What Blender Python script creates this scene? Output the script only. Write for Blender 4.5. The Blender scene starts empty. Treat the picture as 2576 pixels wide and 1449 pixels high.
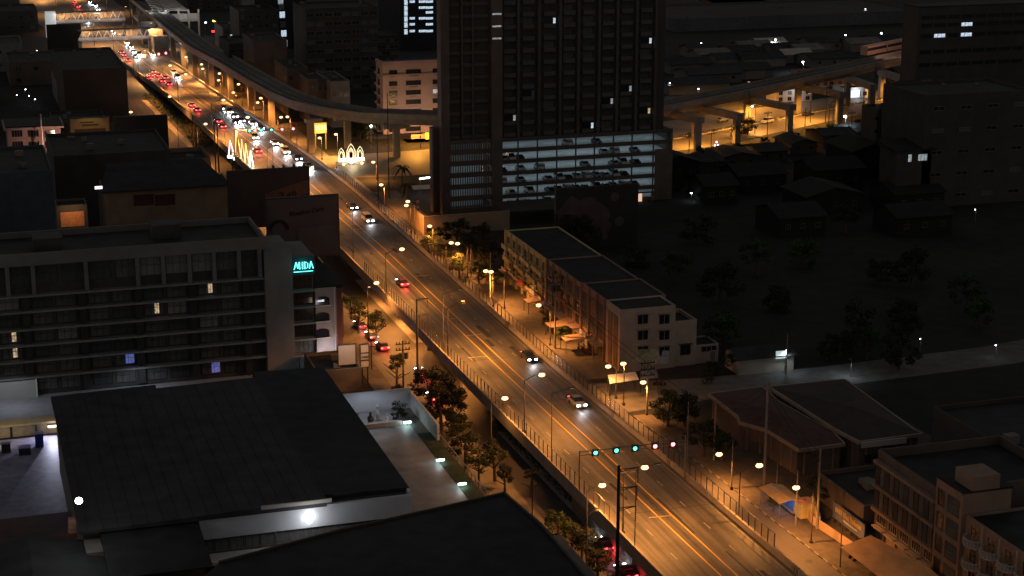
import bpy, math, random
from math import sin, cos, tan, radians, pi, sqrt, atan2
from mathutils import Vector, Matrix
random.seed(7)
SC = bpy.context.scene
COL = SC.collection
# ------------------------------------------------------------------ camera
F, CX, CY, H, PT, YAW = 4500.0, 1288.0, 724.5, 100.0, radians(15.0), radians(17.57)
cd = bpy.data.cameras.new("camera"); cam = bpy.data.objects.new("camera", cd); COL.objects.link(cam)
cam.location = (0, 0, H); cam.rotation_euler = (pi/2-PT, 0, -YAW)
cd.sensor_width = 36; cd.lens = 36*F/2576; cd.clip_start = 1; cd.clip_end = 6000
SC.camera = cam
# ------------------------------------------------------------------ world: night sky, brighter towards the city glow on the horizon
wd = bpy.data.worlds.new("World"); SC.world = wd; wd.use_nodes = True
nt = wd.node_tree; nt.nodes.clear()
wo = nt.nodes.new("ShaderNodeOutputWorld"); bg = nt.nodes.new("ShaderNodeBackground")
sky = nt.nodes.new("ShaderNodeTexSky"); sky.sky_type = 'NISHITA'; sky.sun_disc = False
sky.sun_elevation = radians(-9); sky.sun_rotation = radians(200)
bg.inputs[1].default_value = 0.05
tc = nt.nodes.new("ShaderNodeTexCoord"); sx = nt.nodes.new("ShaderNodeSeparateXYZ"); cr = nt.nodes.new("ShaderNodeValToRGB")
nt.links.new(tc.outputs["Generated"], sx.inputs[0]); nt.links.new(sx.outputs[2], cr.inputs[0])
cr.color_ramp.elements[0].position = 0.0; cr.color_ramp.elements[0].color = (.128, .113, .10, 1)
cr.color_ramp.elements[1].position = 0.45; cr.color_ramp.elements[1].color = (.036, .036, .036, 1)
bg2 = nt.nodes.new("ShaderNodeBackground"); nt.links.new(cr.outputs[0], bg2.inputs[0]); bg2.inputs[1].default_value = 2.1
ad = nt.nodes.new("ShaderNodeAddShader")
nt.links.new(sky.outputs[0], bg.inputs[0]); nt.links.new(bg.outputs[0], ad.inputs[0]); nt.links.new(bg2.outputs[0], ad.inputs[1]); nt.links.new(ad.outputs[0], wo.inputs[0])
SC.view_settings.view_transform = 'Standard'; SC.view_settings.look = 'None'
SC.view_settings.exposure = 0.0; SC.view_settings.gamma = 1.0; SC.view_settings.use_curve_mapping = False
SC.cycles.use_denoising = True; SC.cycles.max_bounces = 4; SC.cycles.diffuse_bounces = 2; SC.cycles.glossy_bounces = 2
SC.cycles.transparent_max_bounces = 12; SC.cycles.sample_clamp_indirect = 3; SC.cycles.sample_clamp_direct = 0
SC.cycles.caustics_reflective = False; SC.cycles.caustics_refractive = False
# ------------------------------------------------------------------ places: a picture point thrown onto a plane of the street grid (x across the avenue, y along it)
_ex = (cos(YAW), sin(YAW))
def rab(u, v):
    x = (u-CX)/F; y = -(v-CY)/F
    dx, dy, dz = x, cos(PT)+y*sin(PT), -sin(PT)+y*cos(PT)
    return (dx*_ex[0]+dy*_ex[1], -dx*_ex[1]+dy*_ex[0], dz)
def G(u, v, z=0):
    d = rab(u, v); t = (z-H)/d[2]; return (d[0]*t, d[1]*t)
def onb(u, v, b):
    d = rab(u, v); t = b/d[1]; return (d[0]*t, H+d[2]*t)
def ona(u, v, a):
    d = rab(u, v); t = a/d[0]; return (d[1]*t, H+d[2]*t)
def lerp(tab, x):
    if x <= tab[0][0]: return tab[0][1]
    for (x0, y0), (x1, y1) in zip(tab, tab[1:]):
        if x <= x1: return y0+(y1-y0)*(x-x0)/(x1-x0)
    return tab[-1][1]
# ------------------------------------------------------------------ materials
_M = {}
def mat(name, col, rough=.8, var=.25, scale=.6, spec=.3, metal=0., bump=0.):
    if name in _M: return _M[name]
    m = bpy.data.materials.new(name); m.use_nodes = True; n = m.node_tree; b = n.nodes["Principled BSDF"]
    b.inputs["Roughness"].default_value = rough; b.inputs["Metallic"].default_value = metal
    b.inputs["Specular IOR Level"].default_value = spec
    t = n.nodes.new("ShaderNodeTexCoord"); no = n.nodes.new("ShaderNodeTexNoise"); no.inputs["Scale"].default_value = scale; no.inputs["Detail"].default_value = 6
    n.links.new(t.outputs["Object"], no.inputs["Vector"])
    no2 = n.nodes.new("ShaderNodeTexNoise"); no2.inputs["Scale"].default_value = scale*.13; no2.inputs["Detail"].default_value = 3
    n.links.new(t.outputs["Object"], no2.inputs["Vector"])
    av = n.nodes.new("ShaderNodeMath"); av.operation = 'ADD'; n.links.new(no.outputs[0], av.inputs[0]); n.links.new(no2.outputs[0], av.inputs[1])
    r = n.nodes.new("ShaderNodeMapRange"); r.inputs[1].default_value = .7; r.inputs[2].default_value = 1.3
    r.inputs[3].default_value = 1-var; r.inputs[4].default_value = 1+var; n.links.new(av.outputs[0], r.inputs[0])
    mx = n.nodes.new("ShaderNodeVectorMath"); mx.operation = 'SCALE'; mx.inputs[0].default_value = col[:3]
    n.links.new(r.outputs[0], mx.inputs["Scale"]); n.links.new(mx.outputs[0], b.inputs["Base Color"])
    if bump:
        bp = n.nodes.new("ShaderNodeBump"); bp.inputs["Strength"].default_value = bump; n.links.new(no.outputs[0], bp.inputs["Height"]); n.links.new(bp.outputs[0], b.inputs["Normal"])
    _M[name] = m; return m
def emi(name, col, s, base=(.8, .8, .8)):
    if name in _M: return _M[name]
    m = bpy.data.materials.new(name); m.use_nodes = True; b = m.node_tree.nodes["Principled BSDF"]
    b.inputs["Base Color"].default_value = (*base, 1); b.inputs["Emission Color"].default_value = (*col, 1); b.inputs["Emission Strength"].default_value = s
    m.cycles.emission_sampling = 'NONE' if s > 0 else 'AUTO'
    _M[name] = m; return m
def litroom(name, col, s, scale=2.2):
    """a lit room seen through its window: curtains and furniture break the light up"""
    if name in _M: return _M[name]
    m = emi(name, col, s); n = m.node_tree; b = n.nodes["Principled BSDF"]
    t = n.nodes.new("ShaderNodeTexCoord"); w = n.nodes.new("ShaderNodeTexNoise"); w.inputs["Scale"].default_value = scale; w.inputs["Detail"].default_value = 4
    n.links.new(t.outputs["Object"], w.inputs["Vector"])
    r = n.nodes.new("ShaderNodeMapRange"); r.inputs[1].default_value = .35; r.inputs[2].default_value = .65; r.inputs[3].default_value = .25*s; r.inputs[4].default_value = 1.3*s
    n.links.new(w.outputs[0], r.inputs[0]); n.links.new(r.outputs[0], b.inputs["Emission Strength"]); return m
def road_mat(name, base, lo=.55, hi=1.25, wear=True):
    m = bpy.data.materials.new(name); m.use_nodes = True; n = m.node_tree; b = n.nodes["Principled BSDF"]
    b.inputs["Roughness"].default_value = .62; b.inputs["Specular IOR Level"].default_value = .45
    t = n.nodes.new("ShaderNodeTexCoord"); mp = n.nodes.new("ShaderNodeMapping"); mp.inputs["Scale"].default_value = (1.15, .012, 1)
    n.links.new(t.outputs["Object"], mp.inputs[0])
    a1 = n.nodes.new("ShaderNodeTexNoise"); a1.inputs["Scale"].default_value = 1.; a1.inputs["Detail"].default_value = 3; n.links.new(mp.outputs[0], a1.inputs["Vector"])
    a2 = n.nodes.new("ShaderNodeTexNoise"); a2.inputs["Scale"].default_value = .09; a2.inputs["Detail"].default_value = 8; n.links.new(t.outputs["Object"], a2.inputs["Vector"])
    a3 = n.nodes.new("ShaderNodeTexNoise"); a3.inputs["Scale"].default_value = 4; n.links.new(t.outputs["Object"], a3.inputs["Vector"])
    s = n.nodes.new("ShaderNodeMath"); s.operation = 'MULTIPLY_ADD'; s.inputs[1].default_value = 1.1; n.links.new(a1.outputs[0], s.inputs[0])
    s2 = n.nodes.new("ShaderNodeMath"); s2.operation = 'MULTIPLY_ADD'; s2.inputs[1].default_value = .35; n.links.new(a3.outputs[0], s2.inputs[0]); n.links.new(a2.outputs[0], s2.inputs[2])
    n.links.new(s2.outputs[0], s.inputs[2])
    r = n.nodes.new("ShaderNodeMapRange"); r.inputs[1].default_value = .95; r.inputs[2].default_value = 1.55; r.inputs[3].default_value = lo; r.inputs[4].default_value = hi
    n.links.new(s.outputs[0], r.inputs[0])
    mx = n.nodes.new("ShaderNodeVectorMath"); mx.operation = 'SCALE'; mx.inputs[0].default_value = base; n.links.new(r.outputs[0], mx.inputs["Scale"]); n.links.new(mx.outputs[0], b.inputs["Base Color"])
    bp = n.nodes.new("ShaderNodeBump"); bp.inputs["Strength"].default_value = .15; n.links.new(a3.outputs[0], bp.inputs["Height"]); n.links.new(bp.outputs[0], b.inputs["Normal"])
    _M[name] = m; return m
def leaf_mat(name, col):
    m = mat(name, col, .75, .5, .8, .2); return m
asphalt = road_mat('asphalt', (.082, .078, .073), .35, 1.55)
asphalt2 = road_mat('asphalt_old', (.095, .085, .078), .7, 1.2)
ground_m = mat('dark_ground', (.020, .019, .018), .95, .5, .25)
pave = mat('paving', (.095, .08, .07), .9, .35, .9)
conc = mat('concrete', (.23, .205, .18), .85, .25, .5)
conc_d = mat('dark_concrete', (.16, .145, .13), .9, .3, .4)
conc_l = mat('pale_concrete', (.42, .38, .34), .8, .2, .5)
white = mat('white_paint', (.62, .60, .57), .6, .1, .5)
cream = mat('cream_render', (.46, .38, .29), .85, .18, .4)
pinkw = mat('pink_render', (.36, .24, .22), .85, .2, .3)
brown = mat('brown_render', (.115, .092, .08), .85, .25, .3)
brown2 = mat('dim_brown_render', (.062, .056, .052), .85, .25, .3)
greyw = mat('grey_render', (.17, .165, .16), .8, .2, .4)
roofd = mat('dark_metal_roof', (.024, .024, .025), .75, .5, .35, .2)
roofr = mat('dark_red_roof', (.075, .036, .030), .8, .35, .6)
roofg = mat('grey_sheet_roof', (.032, .033, .036), .7, .45, .35, .2)
glass = mat('dark_glass', (.018, .020, .024), .15, .2, .4, .6)
steel = mat('galvanised_steel', (.22, .21, .20), .5, .2, 1., .5, .6)
darkst = mat('dark_steel', (.035, .032, .03), .6, .2, 1., .4)
yellow = mat('yellow_road_paint', (.48, .30, .06), .6, .2, 2.)
whitep = mat('white_road_paint', (.24, .22, .20), .6, .3, 2.)
wood = mat('brown_timber', (.20, .10, .05), .7, .3, 1.)
trunk_m = mat('tree_bark', (.10, .075, .055), .9, .3, 2.)
leaf = [leaf_mat('leaf_green', (.04, .06, .02)), leaf_mat('leaf_olive', (.075, .085, .025)), leaf_mat('leaf_dark', (.026, .032, .016))]
SOD = (1.0, .365, .075); WARM = (1.0, .72, .40); COOL = (.72, .90, 1.0); RED = (1.0, .03, .05)
lampg = emi('sodium_lamp_glass', (1., .60, .28), 2.8)
lampw = emi('white_lamp_glass', (.85, .95, 1.), 14.)
headg = emi('headlight_glass', (.92, .97, 1.), 30.)
tailg = emi('tail_light_glass', (1., .04, .07), 9.)
redg = emi('red_signal_glass', (1., .10, .12), 12.)
greeng = emi('green_signal_glass', (.08, 1., .75), 3.)
# ------------------------------------------------------------------ mesh building
class MB:
    def __init__(s): s.v = []; s.f = []
    def quad(s, *p):
        n = len(s.v); s.v += [tuple(q) for q in p]; s.f.append(tuple(range(n, n+len(p)))); return s
    def box(s, x0, x1, y0, y1, z0, z1):
        if x0 > x1: x0, x1 = x1, x0
        if y0 > y1: y0, y1 = y1, y0
        if z0 > z1: z0, z1 = z1, z0
        n = len(s.v)
        s.v += [(x0, y0, z0), (x1, y0, z0), (x1, y1, z0), (x0, y1, z0), (x0, y0, z1), (x1, y0, z1), (x1, y1, z1), (x0, y1, z1)]
        s.f += [tuple(n+i for i in q) for q in ((0, 3, 2, 1), (4, 5, 6, 7), (0, 1, 5, 4), (1, 2, 6, 5), (2, 3, 7, 6), (3, 0, 4, 7))]
        return s
    def prism(s, poly, z0, z1):
        n = len(s.v); k = len(poly)
        zb = z0 if hasattr(z0, '__len__') else [z0]*k; zt = z1 if hasattr(z1, '__len__') else [z1]*k
        s.v += [(p[0], p[1], zb[i]) for i, p in enumerate(poly)]+[(p[0], p[1], zt[i]) for i, p in enumerate(poly)]
        s.f.append(tuple(n+i for i in range(k))[::-1]); s.f.append(tuple(n+k+i for i in range(k)))
        for i in range(k): j = (i+1) % k; s.f.append((n+i, n+j, n+k+j, n+k+i))
        return s
    def tube(s, p, q, r, r2=None, k=6):
        p = Vector(p); q = Vector(q); r2 = r if r2 is None else r2
        d = (q-p).normalized(); a = d.orthogonal().normalized(); b = d.cross(a); n = len(s.v)
        for c, rr in ((p, r), (q, r2)):
            for i in range(k):
                t = 2*pi*i/k; w = c+a*cos(t)*rr+b*sin(t)*rr; s.v.append(tuple(w))
        for i in range(k): j = (i+1) % k; s.f.append((n+i, n+j, n+k+j, n+k+i))
        s.f.append(tuple(n+i for i in range(k))[::-1]); s.f.append(tuple(n+k+i for i in range(k))); return s
    def bar(s, p, q, w, h):
        """a horizontal-ish bar of width w, height h"""
        p = Vector(p); q = Vector(q); d = (q-p); side = Vector((-d.y, d.x, 0))
        side = side.normalized()*w/2 if side.length > 1e-6 else Vector((w/2, 0, 0)); up = Vector((0, 0, h/2)) if abs(d.x)+abs(d.y) > 1e-6 else Vector((0, h/2, 0))
        n = len(s.v)
        for c in (p, q):
            for o in (-side-up, side-up, side+up, -side+up): s.v.append(tuple(c+o))
        s.f += [(n, n+1, n+5, n+4), (n+1, n+2, n+6, n+5), (n+2, n+3, n+7, n+6), (n+3, n, n+4, n+7), (n+3, n+2, n+1, n), (n+4, n+5, n+6, n+7)]; return s
    def ell(s, c, rx, ry, rz, k=8, m=5):
        n = len(s.v); s.v.append((c[0], c[1], c[2]-rz))
        for j in range(1, m):
            ph = -pi/2+pi*j/m
            for i in range(k): t = 2*pi*i/k; s.v.append((c[0]+rx*cos(ph)*cos(t), c[1]+ry*cos(ph)*sin(t), c[2]+rz*sin(ph)))
        s.v.append((c[0], c[1], c[2]+rz)); e = len(s.v)-1
        for i in range(k): j = (i+1) % k; s.f.append((n, n+1+j, n+1+i)); s.f.append((e, e-k+i, e-k+j))
        for r in range(m-2):
            for i in range(k): j = (i+1) % k; a = n+1+r*k; s.f.append((a+i, a+j, a+k+j, a+k+i))
        return s
    def mesh(s, name, m, off=(0, 0, 0)):
        me = bpy.data.meshes.new(name)
        me.from_pydata([(x-off[0], y-off[1], z-off[2]) for x, y, z in s.v], [], s.f); me.update()
        if m: me.materials.append(m)
        return me
    def build(s, name, m, parent=None, local=False):
        off = tuple(parent_world(parent)) if (parent and not local) else (0, 0, 0)
        o = bpy.data.objects.new(name, s.mesh(name, m, off)); COL.objects.link(o); o.parent = parent; return o
def parent_world(p):
    v = Vector((0, 0, 0))
    while p: v += p.location; p = p.parent
    return v
def tag(o, label, cat, group=None, kind=None):
    o['label'] = label; o['category'] = cat
    if group: o['group'] = group
    if kind: o['kind'] = kind
    return o
def thing(name, label, cat, loc=(0, 0, 0), group=None, rz=0):
    o = bpy.data.objects.new(name, None); COL.objects.link(o); o.location = loc; o.rotation_euler = (0, 0, rz); o.empty_display_size = .3
    return tag(o, label, cat, group)
def one(name, mb, m, label, cat, group=None, loc=None):
    if loc is None: o = mb.build(name, m)
    else: o = bpy.data.objects.new(name, mb.mesh(name, m, loc)); COL.objects.link(o); o.location = loc
    return tag(o, label, cat, group)
def struct(name, mb, m): o = mb.build(name, m); o['kind'] = 'structure'; return o
def inst(name, me, parent, loc=(0, 0, 0), rz=0, sc=None):
    o = bpy.data.objects.new(name, me); COL.objects.link(o); o.parent = parent; o.location = loc
    if rz: o.rotation_euler = (0, 0, rz)
    if sc: o.scale = sc
    return o
def copy_tree(root):
    r = root.copy(); COL.objects.link(r)
    for ch in [c for c in COL.objects if c.parent == root]:
        c2 = ch.copy(); COL.objects.link(c2); c2.parent = r
        for g in [g for g in COL.objects if g.parent == ch]:
            g2 = g.copy(); COL.objects.link(g2); g2.parent = c2
    return r
def ordw(i): return ['nearest', 'second', 'third', 'fourth', 'fifth', 'sixth', 'seventh', 'eighth', 'ninth', 'tenth', 'eleventh', 'twelfth', 'thirteenth', 'fourteenth', 'fifteenth', 'sixteenth', 'seventeenth', 'eighteenth', 'nineteenth', 'twentieth'][i]
def spot(loc, col, power, parent=None, size=150, direction=(0, 0, -1), radius=.25, blend=.4):
    l = bpy.data.lights.new('lamp_light', 'SPOT'); l.color = col; l.energy = power; l.spot_size = radians(size); l.spot_blend = blend; l.shadow_soft_size = radius
    o = bpy.data.objects.new('lamp_light', l); COL.objects.link(o); o.location = loc; o.rotation_euler = Vector(direction).to_track_quat('-Z', 'Y').to_euler()
    if parent: o.parent = parent; o.location = Vector(loc)-parent_world(parent)
    return o
def point(loc, col, power, parent=None, radius=.3):
    l = bpy.data.lights.new('lamp_light', 'POINT'); l.color = col; l.energy = power; l.shadow_soft_size = radius
    o = bpy.data.objects.new('lamp_light', l); COL.objects.link(o); o.location = loc
    if parent: o.parent = parent; o.location = Vector(loc)-parent_world(parent)
    return o
# ------------------------------------------------------------------ ground, roads
def sheet(name, pts, z, m): return struct(name, MB().quad(*[(x, y, z) for x, y in pts]), m)
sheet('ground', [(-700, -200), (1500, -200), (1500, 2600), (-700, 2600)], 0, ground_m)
L0 = [(100, 86.6), (200, 86.4), (300, 85.5), (400, 84.8), (500, 80.5), (560, 78.8), (615, 76.8), (660, 74.8), (727, 69.5), (783, 66.2), (888, 60), (1006, 53), (1300, 36)]
R0 = [(100, 104.8), (200, 104.2), (260, 103.5), (300, 102.6), (380, 102.5), (470, 102.4), (514, 100.9), (562, 98.1), (612, 95.2), (657, 92), (700, 89.6), (741, 87.6), (888, 80), (1006, 73), (1300, 56)]
Z0 = [(100, 4.2), (180, 4.8), (240, 5.6), (310, 6.5), (560, 6.5), (650, 4), (730, 1.0), (770, .08), (1300, .08)]
_st = []
b0 = 100
while b0 <= 1300:
    z = lerp(Z0, b0); k = 1-z/100
    _st.append((b0*k, lerp(L0, b0)*k, lerp(R0, b0)*k, z)); b0 += 12
def fy(b):
    for s0, s1 in zip(_st, _st[1:]):
        if b <= s1[0]:
            t = (b-s0[0])/(s1[0]-s0[0]); return tuple(p+(q-p)*t for p, q in zip(s0[1:], s1[1:]))
    return _st[-1][1:]
def strip(mb, fa, fb, dz, b0, b1, step=8.):
    """a ribbon along the avenue between fa(b) and fb(b), dz above the flyover"""
    n = max(1, int((b1-b0)/step)); ps = []
    for i in range(n+1):
        b = b0+(b1-b0)*i/n; L, R, z = fy(b); ps.append(((fa(L, R), b, z+dz), (fb(L, R), b, z+dz)))
    for p, q in zip(ps, ps[1:]): mb.quad(p[0], p[1], q[1], q[0])
    return mb
def wallstrip(mb, fa, fb, z0, z1, b0, b1, step=8.):
    n = max(1, int((b1-b0)/step)); st = []
    for i in range(n+1):
        b = b0+(b1-b0)*i/n; L, R, z = fy(b); lo = z+z0 if z0 > -90 else 0.; st.append([(fa(L, R), b, lo), (fb(L, R), b, lo), (fb(L, R), b, z+z1), (fa(L, R), b, z+z1)])
    k = len(mb.v)
    for s in st: mb.v += s
    for i in range(n):
        for j in range(4): a = k+4*i; mb.f.append((a+j, a+(j+1) % 4, a+4+(j+1) % 4, a+4+j))
    mb.f.append((k, k+3, k+2, k+1)); e = k+4*n; mb.f.append((e, e+1, e+2, e+3)); return mb
# at-grade avenue, under and beside the flyover
LE = [(100, 74), (230, 70.5), (330, 72), (400, 72), (440, 57), (700, 55), (860, 46), (1290, 18)]
RE = [(100, 112), (199, 110), (237, 108.8), (284, 105.6), (330, 106), (440, 106.5), (470, 107), (600, 106), (760, 100), (1000, 88), (1290, 76)]
mb = MB(); bs = [100, 150, 199, 237, 284, 330, 380, 400, 440, 470, 520, 600, 700, 760, 860, 1000, 1290]
for p, q in zip(bs, bs[1:]): mb.quad((lerp(LE, p), p, .02), (lerp(RE, p), p, .02), (lerp(RE, q), q, .02), (lerp(LE, q), q, .02))
struct('avenue_road', mb, asphalt2)
def poly_road(name, pts, w, z, m):
    mb = MB(); P = []
    for i, (x, y) in enumerate(pts):
        x0, y0 = pts[max(0, i-1)]; x1, y1 = pts[min(len(pts)-1, i+1)]; d = Vector((x1-x0, y1-y0)).normalized(); ww = w[i] if hasattr(w, '__len__') else w
        P.append(((x-d.y*ww/2, y+d.x*ww/2, z), (x+d.y*ww/2, y-d.x*ww/2, z)))
    for p, q in zip(P, P[1:]): mb.quad(p[1], q[1], q[0], p[0])
    return struct(name, mb, m)
XR = [(20, 505), (57, 502), (108, 500), (135, 499), (170, 503), (215, 517), (270, 543), (325, 569), (420, 612), (560, 670)]
poly_road('cross_road', XR, [22, 26, 34, 38, 40, 42, 34, 26, 24, 24], .026, road_mat('asphalt_pale', (.12, .105, .09), .8, 1.2))
poly_road('side_road', [(105, 279.5), (125, 279.5), (150, 279), (185, 281), (230, 290)], [17, 11.5, 11, 11, 10], .032, mat('worn_concrete_road', (.12, .115, .11), .85, .35, .5))
sheet('forecourt', [(110.2, 150), (150, 150), (150, 262), (109.5, 262)], .03, mat('forecourt_paving', (.07, .058, .05), .9, .4, .5))
mb = MB()
for p, q in ((100, 199), (199, 237), (237, 269)): mb.prism([(lerp(RE, p), p), (lerp(RE, p)+3.4, p), (lerp(RE, q)+3.4, q), (lerp(RE, q), q)], 0, .16)
mb.prism([(lerp(RE, 290), 290), (113.2, 290), (113.2, 365), (lerp(RE, 365), 365)], 0, .16)
mb.prism([(lerp(RE, 365), 365), (113.2, 365), (113.5, 462), (lerp(RE, 462), 462)], 0, .16)
struct('pavement', mb, pave)
mb = MB()
for i in range(36):      # kerb painted in short pale blocks
    b = 175+i*2.6
    if b > 266: break
    x = lerp(RE, b); mb.box(x-.06, x+.12, b, b+1.3, .02, .19)
struct('kerb_paint', mb, whitep)
# left verge
mb = MB()
for p, q in ((100, 230), (230, 330), (330, 398)): mb.prism([(lerp(LE, p)-3.5, p), (lerp(LE, p), p), (lerp(LE, q), q), (lerp(LE, q)-3.5, q)], 0, .16)
struct('left_pavement', mb, pave)
# planted median of the left service road and of the cross road
mb = MB()
for p, q in ((120, 200), (200, 268), (322, 372), (380, 440), (530, 640)):
    f = lambda b: lerp(L0, b)-2.2-(7.5 if b > 376 else 0)
    mb.prism([(f(p)-1.1, p), (f(p)+.8, p), (f(q)+.8, q), (f(q)-1.1, q)], 0, .18)
struct('traffic_island', mb, conc_l)
mb = MB()
for p, q in zip([(150, 494), (175, 498), (215, 512)], [(174, 497.5), (211, 510), (253, 531)]): mb.bar((*p, .12), (*q, .12), 1.6, .2)
for p, q in (((262, 536), (300, 555)), ((306, 558), (345, 577))): mb.bar((*p, .12), (*q, .12), 1.6, .2)
struct('median_kerb', mb, conc_l)
# ------------------------------------------------------------------ flyover
B0, B1, B2 = 96, 735, 1240
fo = thing('flyover', 'long concrete flyover carrying six lanes diagonally through the city', 'flyover', (88, 300, 0))
strip(MB(), lambda L, R: L, lambda L, R: R, 0, B0, B1).build('deck', asphalt, fo)
wallstrip(MB(), lambda L, R: L+.02, lambda L, R: R-.02, -1.3, -.02, B0, B1).build('deck_slab', conc_d, fo)
wallstrip(MB(), lambda L, R: L-.35, lambda L, R: L+.02, -1.1, .85, B0, B1).build('parapet', conc, fo)
wallstrip(MB(), lambda L, R: R-.02, lambda L, R: R+.4, -1.1, .85, B0, B1).build('parapet', conc, fo)
wallstrip(MB(), lambda L, R: L+1.6, lambda L, R: R-1.6, -99, -1.31, B0, 232).build('ramp_wall', conc_d, fo)
wallstrip(MB(), lambda L, R: L+1.0, lambda L, R: R-1.0, -99, -1.31, 660, 725).build('ramp_wall', conc_d, fo)
mb = MB()
for b in list(range(245, 470, 24))+list(range(530, 655, 24)):
    L, R, z = fy(b); c = MB(); m_ = (L+R)/2
    c.box(m_-4.6, m_-3.0, b-.8, b+.8, 0, z-2.4); c.box(m_+3.0, m_+4.6, b-.8, b+.8, 0, z-2.4); c.box(L+1.5, R-1.5, b-1, b+1, z-2.4, z-1.305)
    c.build('pier', conc, fo)
strip(MB(), lambda L, R: L, lambda L, R: R, .01, B1-1, B2, 20).build('approach_lane', asphalt, fo)
# road markings
def line(off, w, m, name, dash=None, b0=B0, b1=B1, side='L', dz=.03):
    mb = MB()
    fa = (lambda L, R: L+off*(R-L)/16.); fb = (lambda L, R: L+off*(R-L)/16.+w)
    if dash:
        b = b0
        while b < b1: strip(mb, fa, fb, dz, b, min(b+dash[0], b1), 10); b += dash[1]
    else: strip(mb, fa, fb, dz, b0, b1)
    o = mb.build(name, m, fo); return o
line(.55, .14, whitep, 'edge_line', b1=B2); line(15.2, .14, whitep, 'edge_line', b1=B2)
line(3.9, .15, whitep, 'lane_line', (2.2, 8.), b1=B2); line(11.9, .15, whitep, 'lane_line', (2.2, 8.), b1=B2)
line(7.0, .2, yellow, 'centre_line', b1=B2); line(8.9, .2, yellow, 'centre_line', b1=B2)
mb = MB()
for u, v in ((905, 582), (1040, 828), (1060, 700), (1145, 808), (1190, 850), (1200, 905), (1545, 1135), (1580, 1183), (1662, 1290)):
    a, b = G(u, v, 6.); L, R, z = fy(b); mb.bar((a-1.7, b+.12, z+.035), (a+1.7, b-.12, z+.035), .35, .012)
mb.build('rumble_bar', whitep, fo)
# drain notches
mb = MB()
for b in (191, 231, 253, 305):
    L, R, z = fy(b)
    for k in range(3): mb.box(R-.06, R-.021, b+k*.7, b+k*.7+.35, z+.1, z+.8); mb.box(R, R+.41, b+k*.7, b+k*.7+.35, z+.851, z+.875)
mb.build('joint_mark', darkst, fo)
# noise fences along both parapets
meshm = bpy.data.materials.new('fence_panel'); meshm.use_nodes = True
n = meshm.node_tree; bsdf = n.nodes["Principled BSDF"]; bsdf.inputs["Base Color"].default_value = (.22, .16, .12, 1); bsdf.inputs["Roughness"].default_value = .4
tr = n.nodes.new("ShaderNodeBsdfTransparent"); mxs = n.nodes.new("ShaderNodeMixShader"); mxs.inputs[0].default_value = .17
n.links.new(tr.outputs[0], mxs.inputs[1]); n.links.new(bsdf.outputs[0], mxs.inputs[2]); n.links.new(mxs.outputs[0], n.nodes["Material Output"].inputs[0])
def fence(side, b0, b1, h, step, label, off):
    f = (lambda L, R: L-.17) if side == 'L' else (lambda L, R: R+.2+off)
    L, R, z = fy(b0); t = thing('parapet_fence', label, 'fence', (f(L, R), b0, z), 'clear panel fences on the flyover')
    post = MB().box(-.05, .05, -.05, .05, 0, h).mesh('post', darkst)
    b = b0
    while b <= b1:
        L, R, z = fy(b); inst('post', post, t, Vector((f(L, R), b, z+.86))-t.location); b += step
    p = MB(); n = int((b1-b0)/step*.5)
    for i in range(n):
        c, d = b0+(b1-b0)*i/n, b0+(b1-b0)*(i+1)/n; A = fy(c); B = fy(d)
        p.quad((f(*A[:2]), c, A[2]+.95), (f(*B[:2]), d, B[2]+.95), (f(*B[:2]), d, B[2]+h+.7), (f(*A[:2]), c, A[2]+h+.7))
    p.build('panel', meshm, t)
    wallstrip(MB(), lambda L, R: f(L, R)-.03, lambda L, R: f(L, R)+.03, h+.8, h+.86, b0, b1).build('top_rail', darkst, t)
fence('L', 213, 352, 2.1, 1.9, 'clear panel fence on the left parapet above the service road trees', 0)
fence('R', 198, 300, 2.0, 1.9, 'near stretch of clear panel fence on the right parapet by the side road', 0)
fence('R', 300.5, 455, 2.0, 2.4, 'far stretch of clear panel fence on the right parapet before the crossing', 0)
# ------------------------------------------------------------------ vehicles
def car_parts(kind='sedan'):
    P = {}
    b = MB(); L, W = 2.2, .88
    prof = [(-2.2, .35), (-2.2, .85), (-1.9, .98), (-1.2, 1.0), (1.0, .98), (1.9, .82), (2.2, .62), (2.2, .3)]
    if kind == 'van': prof = [(-2.4, .4), (-2.4, 1.2), (-2.3, 1.25), (1.0, 1.2), (1.6, 1.1), (2.3, .95), (2.4, .4)]
    for i in range(len(prof)):
        pass
    def loft(pr, w0, w1):
        m = MB(); k = len(pr)
        zmx = max(p[1] for p in pr); zmn = min(p[1] for p in pr)
        for s in (-1, 1):
            for y, z in pr: t = (z-zmn)/(zmx-zmn); m.v.append((s*(w0+(w1-w0)*t), y, z))
        m.f.append(tuple(range(k))); m.f.append(tuple(range(2*k-1, k-1, -1)))
        for i in range(k): j = (i+1) % k; m.f.append((j, i, k+i, k+j))
        return m
    P['body'] = loft(prof, .90, .84)
    if kind == 'van':
        P['cabin'] = loft([(-2.35, 1.22), (-2.25, 1.75), (.6, 1.75), (1.5, 1.12)], .82, .74); P['roof'] = MB().box(-.76, .76, -2.25, .6, 1.75, 1.86)
    else:
        P['cabin'] = loft([(-1.75, .99), (-1.15, 1.40), (.15, 1.42), (1.05, .97)], .80, .62); P['roof'] = MB().box(-.63, .63, -1.12, .12, 1.405, 1.46)
    return P
def car_meshes(kind, paint):
    P = car_parts(kind); M = {'body': P['body'].mesh('body', paint), 'cabin': P['cabin'].mesh('cabin_glass', glass), 'roof': P['roof'].mesh('roof', paint)}
    M['wheel'] = MB().tube((-.1, 0, 0), (.1, 0, 0), .32, k=10).mesh('wheel', mat('tyre_rubber', (.02, .02, .02), .8)); M['kind'] = kind
    return M
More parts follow.
